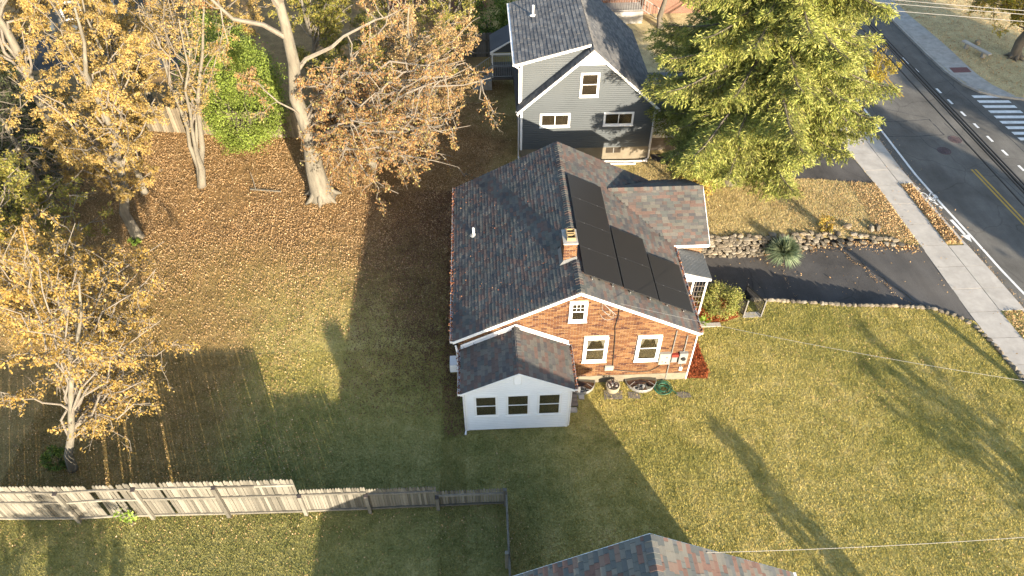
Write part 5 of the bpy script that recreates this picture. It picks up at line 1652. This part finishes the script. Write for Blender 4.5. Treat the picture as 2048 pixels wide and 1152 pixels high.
def bushy(name, label, cat, base, radii, leafm, n, size, seed, lobes=7, stemm=None, group=None, zc=None, up=.3, aspect=.55, droop=0):
    """dense evergreen or shrub: leaf clumps on an uneven shell over a few stems"""
    rng = np.random.default_rng(seed)
    t = thing(name, label, cat, (base[0], base[1], 0), group)
    rx, ry, rz = radii
    zc = rz if zc is None else zc
    mb = MB()
    for k in range(5):
        a = rng.uniform(0, 6.28)
        e = np.array([base[0] + rx * .55 * math.cos(a), base[1] + ry * .55 * math.sin(a), zc * rng.uniform(.8, 1.2)])
        mb.tube(curve((base[0] + rng.normal() * .05, base[1] + rng.normal() * .05, -.02), e, rng, 5, .08), np.linspace(max(.015, rx * .035), .008, 5), 5)
    mb.build("stem", stemm or M['bark_dark'], t)
    cl = []
    m_ = max(30, n // 55)
    for k in range(m_):
        d = rng.normal(size=3); d /= np.linalg.norm(d)
        s_ = 1 + .16 * math.sin(d[0] * 5 + seed) * math.cos(d[1] * 4 + d[2] * 3) + rng.normal() * .06
        cl.append(np.array([base[0], base[1], zc]) + d * np.array([rx, ry, rz]) * s_ * rng.uniform(.62, 1.0) ** .5)
    cl = np.array(cl)
    cs_ = rng.uniform(.5, 1.3, m_)
    idx = rng.integers(0, m_, n)
    p = cl[idx] + rng.normal(size=(n, 3)) * (min(rx, ry) * .13 * cs_[idx])[:, None]
    p[:, 2] = np.maximum(p[:, 2], .03)
    np_mesh("foliage", leaf_quads(p, size, rng, droop, aspect, up), 4, leafm, t)
    return t

def conifer(name, label, base, height, rad, seed, needm, n_br=150, z0=1.2, tuft=.2, lean=(0, 0), dens=1.0, bark=None, power=.75, droop=.32, group=None, tr=.38, twigs=13, low=0.0):
    """spruce: drooping boughs in whorls, each with side sprays of needle tufts"""
    rng = np.random.default_rng(seed)
    t = thing(name, label, "tree", (base[0], base[1], 0), group)
    B = np.array([base[0], base[1], 0.]); T = B + np.array([lean[0], lean[1], height])
    mb = MB(); p = curve(B, T, rng, 10, .006)
    mb.tube(p, tr * np.array([1.4, .95, .86, .76, .66, .55, .44, .32, .2, .06]), 12); mb.build("trunk", bark or M['bark'], t, smooth=True)
    bb_ = MB(); P, D, S_ = [], [], []
    for k in range(n_br):
        f = (k + rng.uniform(0, 1)) / n_br
        z = z0 + (height - z0) * f ** 1.12
        L = rad * (1 - (z - z0) / (height - z0)) ** power * rng.uniform(.62, 1.12)
        if z < low: L *= .5 + .5 * (z - z0) / (low - z0)
        if not low and z < z0 + 1.5: L *= .55 + .45 * (z - z0) / 1.5 + .1
        if L < .25: continue
        a = k * 2.39996 + rng.normal() * .25
        o = B + (T - B) * (z / height)
        dirv = np.array([math.cos(a), math.sin(a), 0.])
        m_ = 8; u = np.linspace(0, 1, m_)
        pts = o + dirv * (L * u)[:, None]
        pts[:, 2] += L * (.10 * u - droop * 1.7 * u ** 2 + droop * .9 * u ** 4) + rng.normal() * .03
        pts[:, :2] += np.cumsum(rng.normal(size=(m_, 2)) * .035 * L / m_, 0)
        bb_.tube(pts, np.linspace(.022 + .009 * L, .01, m_), 5, False)
        side = np.array([-dirv[1], dirv[0], 0.])
        nt_ = int(twigs * L * dens * .55) + 4
        for q in range(nt_):
            w = .18 + .82 * (q + rng.uniform(0, 1)) / nt_
            ii = min(int(w * (m_ - 1)), m_ - 2); fr = w * (m_ - 1) - ii
            pt = pts[ii] + (pts[ii + 1] - pts[ii]) * fr
            fwd = pts[ii + 1] - pts[ii]; fwd /= np.linalg.norm(fwd)
            sg = 1 if q % 2 else -1
            tl = L * .34 * (1.12 - w) * rng.uniform(.7, 1.25) + .22
            d = fwd * .75 + side * sg * rng.uniform(.5, 1.0) + np.array([0, 0, rng.uniform(-.55, -.05)])
            d /= np.linalg.norm(d)
            e = pt + d * tl; e[2] -= tl * .22
            if tl > .5: bb_.tube([pt, (pt + e) / 2 + [0, 0, tl * .05], e], [.011, .008, .005], 3, False)
            m2 = max(4, int(tl / .055 * dens))
            uu = rng.uniform(.05, 1.05, m2)[:, None]
            P.append(pt + (e - pt) * uu + np.array([0, 0, 1]) * (tl * .05 * np.sin(uu * 3.14)) + rng.normal(size=(m2, 3)) * .035)
            D.append(np.repeat(d[None], m2, 0)); S_.append(np.full(m2, tuft))
        m2 = int(10 * dens)
        P.append(pts[-1] + rng.normal(size=(m2, 3)) * .12); D.append(np.repeat(dirv[None], m2, 0)); S_.append(np.full(m2, tuft))
    bb_.build("branches", M['bark_dark'], t)
    P = np.concatenate(P); D = np.concatenate(D); S_ = np.concatenate(S_)
    n = len(P)
    d = D + rng.normal(size=(n, 3)) * .5; d[:, 2] -= .12
    d /= np.linalg.norm(d, axis=1)[:, None]
    e = rand_dirs(n, rng); s_ = np.cross(d, e); s_ /= np.linalg.norm(s_, axis=1)[:, None] + 1e-9
    L = (S_ * rng.uniform(.6, 1.35, n))[:, None]; w = L * .105
    q = np.empty((n, 4, 3))
    q[:, 0] = P - s_ * w * .45; q[:, 1] = P + d * L * .45 - s_ * w; q[:, 2] = P + d * L; q[:, 3] = P + d * L * .5 + s_ * w
    np_mesh("crown", q, 4, needm, t)
    return t

# big spruce in front of the grey house
conifer("spruce", "large olive green conifer with drooping boughs in front of the grey house", (13.3, 31.2), 18.5, 6.9, 3, M['needle'], n_br=250, z0=2.0, tuft=.19, dens=2.3, lean=(.8, .3), power=.55, tr=.42, low=6.0)
# oak beside the yard
tree("oak_tree", "tallest bare-trunked tree with rust leaves on the right, standing in the yard", "tree", (-8.65, 30.85), 17, .46, (-3.7, 30.6, 4.9), (4.7, 4.2, 4.0), 40, M['bark'], M['leaf_rust'], 44000, 0.115, 11, lean=(.0, .2), sub=9, tw=10, flare=1.75, trunk_top=.9, spread=.42, droop=.9, limb_lo=.3, roots=True, twig_mat=M['twig'],
     extra_limbs=((.52, (-3.2, 33.2, 9.2), .12), (.62, (-13.5, 30.0, 12.5), .12), (.72, (-6.2, 28.8, 14.5), .2), (.7, (-11.5, 32.2, 15.5), .18), (.38, (-10.8, 29.5, 8.0), .05), (.45, (-6.4, 28.9, 7.2), .06)))
tree("peach_tree", "wide peach-gold tree behind the oak, reaching towards the grey house's porch", "tree", (-4.0, 35.6), 9.5, .2, (-3.0, 35.2, 5.6), (4.4, 3.0, 3.9), 30, M['bark'], M['leaf_peach'], 26000, .11, 30, lean=(.5, 0), sub=8, tw=9, droop=.8, twig_mat=M['twig'])
tree("broken_tree", "short pale trunk forking behind the tall oak, with amber leaves", "tree", (-6.3, 33.4), 8, .26, (-6.2, 33.2, 5.4), (2.6, 2.2, 2.6), 12, M['bark'], M['leaf_ygreen'], 8820, 0.108, 12, sub=7, tw=8, flare=1.2, stems=2, twig_mat=M['twig'])
tree("vase_tree", "slender many-stemmed tree with few leaves standing left of the arborvitae", "tree", (-15.3, 32.05), 11.5, .18, (-14.0, 32.4, 8.4), (2.7, 2.2, 3.4), 22, M['bark'], M['leaf_yellow'], 7560, 0.101, 13, lean=(1.5, .2), sub=7, tw=8, flare=1.5, stems=4, limb_lo=.35, twig_mat=M['twig'])
tree("gold_tree", "yellow-leaved tree on a straight trunk at the left edge of the big yard", "tree", (-17.4, 27.95), 13.5, .23, (-16.9, 28.6, 7.4), (3.9, 3.4, 5.0), 30, M['bark'], M['leaf_yellow'], 35700, 0.108, 14, lean=(1.6, .4), sub=8, tw=9, flare=1.5, droop=.8, twig_mat=M['twig'])
tree("gold_tree", "thin yellow-leaved tree just behind the straight gold tree at the yard's left", "tree", (-18.2, 31.6), 13, .15, (-18.0, 32.6, 8.0), (3.9, 3.2, 4.4), 24, M['bark'], M['leaf_yellow'], 29400, 0.115, 15, lean=(1.2, 0), sub=8, tw=9, droop=.8, twig_mat=M['twig'])
tree("leaning_tree", "thick pale leaning trunk rising at the top left corner", "tree", (-22.6, 33.9), 15, .36, (-22.0, 34.5, 11.0), (3.5, 3.0, 3.6), 16, M['bark'], M['leaf_yellow'], 10920, 0.122, 16, lean=(-.2, .3), sub=6, tw=5, limb_lo=.35, twig_mat=M['twig'])
tree("orange_tree", "orange-gold tree with bare lower twigs on a trunk behind the picket fence", "tree", (-15.6, 14.75), 12.5, .15, (-13.2, 16.2, 6.6), (3.7, 3.0, 4.2), 30, M['bark'], M['leaf_gold'], 13500, 0.108, 17, lean=(4.0, .3), trunk_top=.74, sub=8, tw=9, droop=.9, flare=1.3, limb_lo=.3, twig_mat=M['twig'])
tree("orange_tree", "orange-gold tree nearest the left edge, halfway up the photo", "tree", (-17.0, 18.7), 11.5, .14, (-15.6, 19.8, 5.6), (4.3, 3.6, 3.9), 32, M['bark'], M['leaf_gold'], 29400, 0.108, 18, lean=(2.4, .3), trunk_top=.64, sub=8, tw=9, droop=.9, flare=1.3, limb_lo=.26, twig_mat=M['twig'])
tree("amber_tree", "low amber and green tree at the left edge above the orange ones", "tree", (-20.8, 24.2), 8.5, .15, (-19.6, 24.4, 4.4), (4.4, 3.6, 3.6), 28, M['bark_dark'], M['leaf_ygreen'], 27300, 0.108, 19, lean=(1, 0), sub=8, tw=9, droop=.7, twig_mat=M['twig'])
tree("amber_tree", "low gold tree filling the left edge between the orange trees and the amber one", "tree", (-19.6, 21.2), 8.0, .13, (-18.4, 21.6, 3.8), (3.8, 3.2, 3.2), 24, M['bark_dark'], M['leaf_gold'], 21000, 0.108, 26, lean=(1.5, 0), sub=8, tw=9, droop=.7, twig_mat=M['twig'])
tree("back_gold_tree", "hazy gold tree at the top edge beyond the stockade fence", "tree", (-20.5, 40.5), 10, .18, (-20.0, 40.8, 6.2), (5.0, 3.5, 3.8), 24, M['bark'], M['leaf_yellow'], 22050, 0.130, 20, sub=7, tw=8, droop=.6, twig_mat=M['twig'])
tree("lime_tree", "yellow-green tree at the top edge behind the rust-leaved oak", "tree", (-5.2, 41.0), 8, .2, (-4.4, 40.6, 4.8), (4.2, 3.2, 3.4), 28, M['bark'], M['leaf_ygreen'], 31500, 0.115, 21, sub=8, tw=9, droop=.5, twig_mat=M['twig'])
tree("lime_tree", "yellow-green bushy tree behind the oak's fork at the top edge", "tree", (-10.0, 41.0), 9, .2, (-9.6, 41.0, 5.4), (3.4, 2.8, 3.4), 22, M['bark'], M['leaf_ygreen'], 23100, 0.115, 22, sub=7, tw=8, droop=.5, twig_mat=M['twig'])
tree("maple_tree", "bright green leafy tree hanging over the salmon brick building", "tree", (13.2, 49.8), 9, .2, (12.2, 49.5, 6.4), (4.0, 2.8, 2.6), 20, M['bark_dark'], M['leaf_green'], 13650, 0.144, 23, sub=6, tw=5, droop=.5)
tree("street_tree", "small lemon yellow street tree partly hidden behind the conifer", "tree", (23.25, 37.6), 5.2, .07, (23.6, 37.6, 3.7), (1.5, 1.4, 1.3), 16, M['bark_dark'], M['leaf_lemon'], 7560, 0.094, 24, sub=6, tw=5, droop=.3, limb_lo=.4)
tree("park_tree", "yellow-green tree on the park lawn in the top right corner", "tree", (36.6, 44.2), 10, .3, (35.6, 45.0, 5.4), (4.6, 3.6, 3.0), 28, M['bark_dark'], M['leaf_lemon'], 27300, 0.137, 25, sub=8, tw=9, droop=.5, flare=1.5, roots=True)
tree("back_gold_tree", "tall pale gold tree at the top edge above the slender many-stemmed tree", "tree", (-15.2, 42.5), 10, .16, (-14.8, 42.3, 6.4), (4.2, 3.2, 4.0), 22, M['bark'], M['leaf_yellow'], 15000, .13, 27, sub=7, tw=8, droop=.6, twig_mat=M['twig'])
tree("back_gold_tree", "gold tree in the top left corner beyond the leaning trunk", "tree", (-27.0, 40.0), 12, .2, (-26.4, 40.0, 7.6), (4.6, 3.4, 4.4), 22, M['bark'], M['leaf_yellow'], 16000, .13, 28, sub=7, tw=8, droop=.6, twig_mat=M['twig'])
tree("lime_tree", "thin yellow-green tree at the top edge between the oak and the grey house", "tree", (-1.8, 44.0), 7.5, .14, (-1.8, 43.6, 4.8), (2.8, 2.4, 2.8), 20, M['bark'], M['leaf_ygreen'], 9000, .12, 29, sub=7, tw=8, droop=.5, twig_mat=M['twig'])
bushy("arborvitae", "bright green bushy arborvitae in front of the stockade fence", "shrub", (-13.4, 36.0), (2.55, 1.9, 3.5), M['leaf_cedar'], 34000, .105, 31, zc=3.3, up=.1, aspect=.6)
bushy("arborvitae", "narrow bright green arborvitae top rising behind the bushy one", "shrub", (-14.6, 38.5), (1.9, 1.6, 3.4), M['leaf_cedar'], 14000, .105, 32, zc=3.3, up=.1, aspect=.6)
conifer("dark_conifer", "dark green conifer at the left edge under the leaning pale trunk", (-24.2, 29.8), 9.5, 3.4, 33, M['needle_dark'], n_br=90, z0=.8, tuft=.24, tr=.2)
conifer("dark_conifer", "dark green conifer behind the leaning pale trunk at the top left", (-25.0, 35.0), 11, 3.4, 34, M['needle_dark'], n_br=90, z0=.8, tuft=.24, tr=.2)
conifer("dead_conifer", "sparse grey conifer with bare drooping boughs at the left edge", (-21.9, 29.6), 8.5, 3.3, 35, M['needle_dark'], n_br=70, z0=1.2, tuft=.14, dens=.28, tr=.16, twigs=22)
bushy("dark_shrub", "dark green shrub in shade at the grey house's back left corner", "shrub", (.7, 48.5), (1.5, 1.4, 2.0), M['leaf_green'], 4500, .18, 36)
bushy("round_shrub", "rounded olive shrub in the red mulch bed beside the stairs", "shrub", (10.25, 21.45), (.88, .80, .66), M['shrub'], 8000, .075, 37, zc=.8, stemm=M['bark'])
bushy("corner_shrub", "small amber shrub at the right corner of the brick house", "shrub", (8.55, 20.1), (.42, .62, .36), M['shrub_amber'], 1100, .08, 38, zc=.42)
bushy("amber_shrub", "golden shrub at the end of the brick wing under the conifer", "shrub", (11.1, 30.0), (.75, .8, .8), M['shrub_amber'], 1800, .11, 39, zc=.85)
bushy("wall_shrub", "small yellowish shrub on top of the stone wall", "shrub", (17.0, 26.75), (.42, .4, .42), M['shrub_amber'], 700, .09, 40, zc=.5)
bushy("seedling", "small dark green bush at the foot of the orange tree's trunk", "shrub", (-16.15, 14.95), (.42, .42, .42), M['leaf_green'], 900, .1, 41, zc=.45)
bushy("fence_sapling", "lime green sapling growing against the picket fence", "shrub", (-12.7, 12.45), (.35, .12, .45), M['lily'], 130, .12, 42, zc=.6)
bushy("stump_sprout", "tiny bright green sprout at the foot of the straight gold tree", "shrub", (-17.35, 27.45), (.35, .25, .14), M['lily'], 260, .1, 43, zc=.15)
def spiky(name, label, base, n, L, mat, seed, wid=.05, zmin=.1):
    rng = np.random.default_rng(seed)
    t = thing(name, label, "plant", (base[0], base[1], base[2]))
    a = rng.uniform(0, 6.283, n); el = rng.uniform(zmin, 1.45, n); l = L * rng.uniform(.75, 1.1, n)
    d = np.stack([np.cos(a) * np.cos(el), np.sin(a) * np.cos(el), np.sin(el)], 1)
    s_ = np.stack([-np.sin(a), np.cos(a), np.zeros(n)], 1)
    o = np.array(base) + d * .05
    q = np.empty((n, 2, 4, 3)); w = wid
    m_ = o + d * (l * .6)[:, None]; e = o + d * l[:, None]; e[:, 2] -= l * .16 * np.cos(el)
    q[:, 0, 0] = o - s_ * w * .5; q[:, 0, 1] = o + s_ * w * .5; q[:, 0, 2] = m_ + s_ * w * .5; q[:, 0, 3] = m_ - s_ * w * .5
    q[:, 1, 0] = m_ - s_ * w * .5; q[:, 1, 1] = m_ + s_ * w * .5; q[:, 1, 2] = e + s_ * w * .06; q[:, 1, 3] = e - s_ * w * .06
    np_mesh("leaves", q, 4, mat, t)
    mb = MB(); mb.lathe([(.001, 0), (.1, .0), (.07, .12), (.001, .16)], base, 8); mb.build("stem", M['bark_dark'], t)
spiky("yucca", "round spiky blue-green yucca growing in the stone wall beside the driveway", (14.6, 25.45, -.2), 800, .92, M['yucca'], 51, .045, -.1)
spiky("lily_plant", "tuft of bright green strap leaves on the concrete edging strip", (9.45, 20.85, .03), 46, .4, M['lily'], 52, .045, .3)

# ------------------------------------------------------------------ turf blades and fallen leaves
HOUSES = [(-1.3, 8.1, 17.8, 27.3), (-1.0, 2.9, 15.7, 17.9), (8.0, 9.5, 22.7, 27.4), (2.0, 9.35, 33.4, 43), (9.3, 15.3, 34.2, 39), (-.2, 7.95, -6, 8.0)]
MBEDS = [(8.05, 9.0, 17.85, 20.6), (8.05, 11.2, 20.9, 22.4)]
def scatter(n, x0, x1, y0, y1, rng):
    x = rng.uniform(x0, x1, n); y = rng.uniform(y0, y1, n)
    ok = in_poly(x, y, lawn_poly)
    for a, b, c, d in HOUSES + MBEDS: ok &= ~((x > a) & (x < b) & (y > c) & (y < d))
    ok &= ~in_poly(x, y, d2)
    return x[ok], y[ok]
rng = np.random.default_rng(99)
def blades(n, x0, x1, y0, y1, h):
    x, y = scatter(n, x0, x1, y0, y1, rng)
    m_ = len(x)
    a = rng.uniform(0, 6.283, m_); tilt = rng.uniform(.1, .9, m_); hh = h * rng.uniform(.5, 1.3, m_)
    w = .012 * rng.uniform(.6, 1.5, m_)
    P = np.stack([x, y, np.zeros(m_)], 1)
    s_ = np.stack([np.cos(a), np.sin(a), np.zeros(m_)], 1)
    tip = P + np.stack([-np.sin(a) * tilt * hh, np.cos(a) * tilt * hh, hh], 1)
    q = np.empty((m_, 3, 3)); q[:, 0] = P - s_ * w[:, None]; q[:, 1] = P + s_ * w[:, None]; q[:, 2] = tip
    return q
qs = [blades(330000, -2, 22.5, 8, 22.5, .05), blades(170000, -18, -1, 7, 20, .05), blades(90000, -20, 0, 20, 38, .05), blades(90000, 8, 22, 25, 34, .055)]
qs += [blades(5000, -2, 22.5, 8, 22.5, .09), blades(4000, -18, -1, 7, 20, .09), blades(2500, 9, 21, 26, 31, .09)]
np_mesh("grass", np.concatenate(qs), 3, M['blades'], kind='stuff')
def leaves(n, x0, x1, y0, y1, size, dens=None):
    x, y = scatter(n, x0, x1, y0, y1, rng)
    if dens is not None:
        k = rng.uniform(0, 1, len(x)) < dens(x, y); x, y = x[k], y[k]
    p = np.stack([x, y, rng.uniform(.015, .06, len(x))], 1)
    return leaf_quads(p, size, rng, 0, .6, 1.6)
_ph = np.random.default_rng(5)
_W = [(f * math.cos(t), f * math.sin(t), p) for f, t, p in zip(np.geomspace(.5, 6.0, 14), _ph.uniform(0, 6.28, 14), _ph.uniform(0, 6.28, 14))]
def clump(x, y, s_=1.0, k=0):
    """uneven drifts: 0..1"""
    v = sum(np.sin(x * a * s_ + y * b * s_ + p + k) for a, b, p in _W) / 5.2
    return np.clip(.5 + .5 * v, 0, 1)
L_ = [leaves(260000, -26, .5, 20.5, 40, .066, lambda x, y: np.clip((y - 19.5) / 8, .1, 1) * (.3 + .9 * clump(x, y, .8, 3)).clip(0, 1)),
      leaves(34000, -24, -4.5, 12.8, 22, .06, lambda x, y: np.clip((-x - 3.5) / 8, .1, 1) * clump(x, y)),
      leaves(12000, -20, .3, 7, 12.7, .06, lambda x, y: .5 * clump(x, y) ** 2 + .25 * (y > 11.6)),
      leaves(16000, 0, 22, 8, 22, .055, lambda x, y: .6 * clump(x, y, .7, 1) ** 4 + .3 * (y < 11.5) * (x < 8)),
      leaves(22000, 9.6, 21.3, 26, 32, .062, lambda x, y: np.clip((x - 13) / 8, .1, 1) * (.3 + .7 * clump(x, y))),
      leaves(4000, 19.8, 21.5, 25.5, 31, .07), leaves(9000, -2, 3, 27.5, 44, .07)]
shade_red = [leaves(75000, -6.2, -1.2, 16.5, 31, .062, lambda x, y: np.clip((y - 16) / 5, .15, 1) * np.clip((x + 7.2) / 4.5, .2, 1) * (.5 + .5 * clump(x, y))), leaves(5000, -1.9, -1.0, 15.5, 28, .065)]  # strip in the house shadow; extra shade is painted into the leaf colour
np_mesh("shade_red_leaves", np.concatenate(shade_red), 4, M['shade_red_leaf'], kind='stuff')
def strip_leaves(n, ya, yb, size=.09):
    y = rng.uniform(ya, yb, n); t = rng.uniform(.03, .97, n)
    xi = np.array([lerp_poly(SW_OUT, v) for v in y]); xo = np.array([lerp_poly(KERB, v) for v in y]) - .16
    p = np.stack([xi + (xo - xi) * t, y, rng.uniform(.02, .09, n)], 1)
    return leaf_quads(p, size, rng, 0, .6, .8)
y = rng.uniform(14, 44, 1500); x = np.array([lerp_poly(KERB, v) for v in y]) + np.abs(rng.normal(size=1500)) * .16 + .02
L_.append(leaf_quads(np.stack([x, y, np.full(1500, -.1)], 1), .065, rng, 0, .6, 1.6))
L_ += [strip_leaves(2600, 25.5, 30.35), strip_leaves(1800, 15, 20.9), strip_leaves(900, 35.7, 40)]
# leaves drifted against the foot of the stone wall and on the pavement
x = rng.uniform(13, 21.2, 1500); y = np.array([dfar(v) for v in x]) - rng.exponential(.16, 1500) - .1
L_.append(leaf_quads(np.stack([x, y, np.array([drive_z(v) for v in x]) + .03], 1), .095, rng, 0, .6, 1.4))
x = rng.uniform(8, 20, 90); y = rng.uniform(22.6, 25.6, 90)
L_.append(leaf_quads(np.stack([x, y, np.array([drive_z(v) for v in x]) + .03], 1), .085, rng, 0, .6, 1.6))
x = rng.uniform(20.9, 24.5, 120); y = rng.uniform(17, 36, 120)
L_.append(leaf_quads(np.stack([x, y, np.full(120, .03)], 1), .08, rng, 0, .6, 1.6))
x = rng.uniform(31.2, 42, 9000); y = rng.uniform(38.5, 54, 9000)
k = in_poly(x, y, park) & (x > np.array([lerp_poly(fin, v) for v in y]))
L_.append(leaf_quads(np.stack([x[k], y[k], np.full(k.sum(), .03)], 1), .1, rng, 0, .6, 1.6))
np_mesh("fallen_leaves", np.concatenate(L_), 4, M['leaf_litter'], kind='stuff')
# weeds in the driveway seam
qw = []
for k in range(260):
    yy = random.uniform(20.9, 25.4); xx = seam(yy) + random.gauss(0, .05)
    qw.append((xx, yy, drive_z(xx) + .01))
for k in range(90):
    t = random.random(); xx = 14.6 - t * 1.0 + random.gauss(0, .05) + 1.1 * t * t; yy = 25.2 - t * 3.0
    qw.append((xx, yy, drive_z(xx) + .01))
np_mesh("weeds", leaf_quads(np.array(qw), .055, rng, -.6, .4, .3), 4, M['leaf_litter'], kind='stuff')

# ------------------------------------------------------------------ park bench slab and small stone
bs = thing("stone_bench", "low pale concrete bench slab on the park lawn near the far sidewalk", "bench", (34.0, 44.9, 0))
mb = MB(); mb.bar((33.75, 46.0, .4), (34.55, 43.9, .4), .34, .09); mb.build("seat", M['concrete'], bs)
for x, y in ((33.9, 45.6), (34.4, 44.3)):
    mb = MB(); mb.box((x - .12, y - .1, 0), (x + .12, y + .1, .355)); mb.build("leg", M['concrete_grey'], bs)
bo = bpy.data.objects.new("boulder", ROCK[2]); COL.objects.link(bo); bo.location = (35.0, 46.2, .15); bo.scale = (.5, .45, .45)
tag(bo, "small pale boulder beside the concrete bench slab", "boulder")
mb = MB(); mb.bar((-12.6, 31.6, .05), (-10.9, 31.3, .06), .07); mb.tube([(-12.3, 31.55, .05), (-12.45, 32.0, .4), (-12.55, 32.2, .75)], [.03, .02, .01], 5)
tag(mb.build("fallen_branch", M['bark'], None), "broken grey branch lying on the leaves between the slender tree and the oak", "branch")

# ------------------------------------------------------------------ overhead lines
pole = thing("utility_pole", "brown wooden utility pole at the kerb", "utility pole", (24.6, 10.3, 0))
mb = MB(); mb.tube([(24.6, 10.3, -.2), (24.6, 10.3, 10.5)], [.17, .12], 12); mb.build("shaft", M['pole'], pole)
mb = MB(); mb.bar((23.5, 10.3, 9.9), (25.7, 10.3, 9.9), .1, .12); mb.build("crossarm", M['pole'], pole)
def cable(name, a, b, r, mat, label, sag=.15, n=16, group=None):
    a = np.array(a, float); b = np.array(b, float)
    t = np.linspace(0, 1, n)[:, None]
    p = a + (b - a) * t; p[:, 2] -= sag * 4 * (t * (1 - t))[:, 0]
    mb = MB(); mb.tube(p, r, 5); return tag(mb.build(name, mat, None), label, "cable", group)
CG = "black telephone cables strung over the sidewalk"
def along(x0, x1, z): return (x0, 60.0, z), (x1, 15.2, z)
cable("phone_cable", *along(22.05, 22.62, 5.35), .05, M['cable'], "middle black cable of the bundle hung along the road", .1, 24, CG)
cable("phone_cable", *along(22.18, 22.76, 5.38), .032, M['cable'], "black cable of the bundle farthest from the houses", .1, 24, CG)
cable("phone_cable", *along(21.93, 22.50, 5.32), .032, M['cable'], "black cable of the bundle nearest the houses", .1, 24, CG)
cable("phone_cable", *along(21.45, 22.05, 5.3), .03, M['cable'], "single black cable hung apart on the house side of the bundle", .1, 24, CG)
WG = "bare wires crossing the top right corner"
for k, (za, zb) in enumerate(((8.0, 8.0), (8.35, 8.3), (8.55, 8.42))):
    cable("power_wire", (12.0, 36.6 - .0 * k, za), (40.0, 29.6 + .1 * k, zb), .014, M['wire_light'], ("lowest", "middle", "highest")[k] + " of the three pale wires crossing the top right corner", .1, 12, WG)
cable("service_drop", (4.75, 17.6, 4.9), (24.6, 10.3, 6.6), 0.006, M['wire_light'], "pale service wire from the brick gable across the front lawn", .55)
cable("service_drop", (5.45, 8.05, 5.45), (24.6, 9.1, 4.2), 0.0075, M['wire_light'], "pale service wire from the bottom roof across the lawn's lower right", .5)
# trees across the street and behind the viewpoint, whose shade falls over the road
bushy("street_evergreen", "dense tree across the road past the lower right corner", "tree", (38.0, 4.5), (2.3, 2.3, 3.0), M['leaf_dark'], 26000, .42, 61, zc=6.2)
bushy("street_evergreen", "broad dense tree beyond the crosswalk past the right edge", "tree", (49.5, 8.0), (5.0, 5.0, 5.0), M['leaf_dark'], 50000, .5, 62, zc=9.0)
tree("yard_maple", "small tree below the bottom left corner, shading the fence", "tree", (-9.2, -2.0), 6.5, .12, (-9.0, -2.0, 4.3), (2.6, 2.2, 2.0), 20, M['bark_dark'], M['leaf_gold'], 4500, .2, 65, sub=6, tw=5)
bushy("garden_cypress", "narrow pointed evergreen on the lawn below the bottom edge", "shrub", (14.9, 1.6), (.55, .55, 2.1), M['leaf_dark'], 5000, .14, 64, zc=2.1)
tree("lawn_tree", "small nearly bare tree on the lawn past the lower right corner", "tree", (24.4, 1.6), 6.2, .2, (24.0, 2.0, 4.0), (2.4, 2.2, 1.9), 18, M['bark_dark'], M['leaf_gold'], 2600, .14, 63, sub=6, tw=5, twig_r=.02)
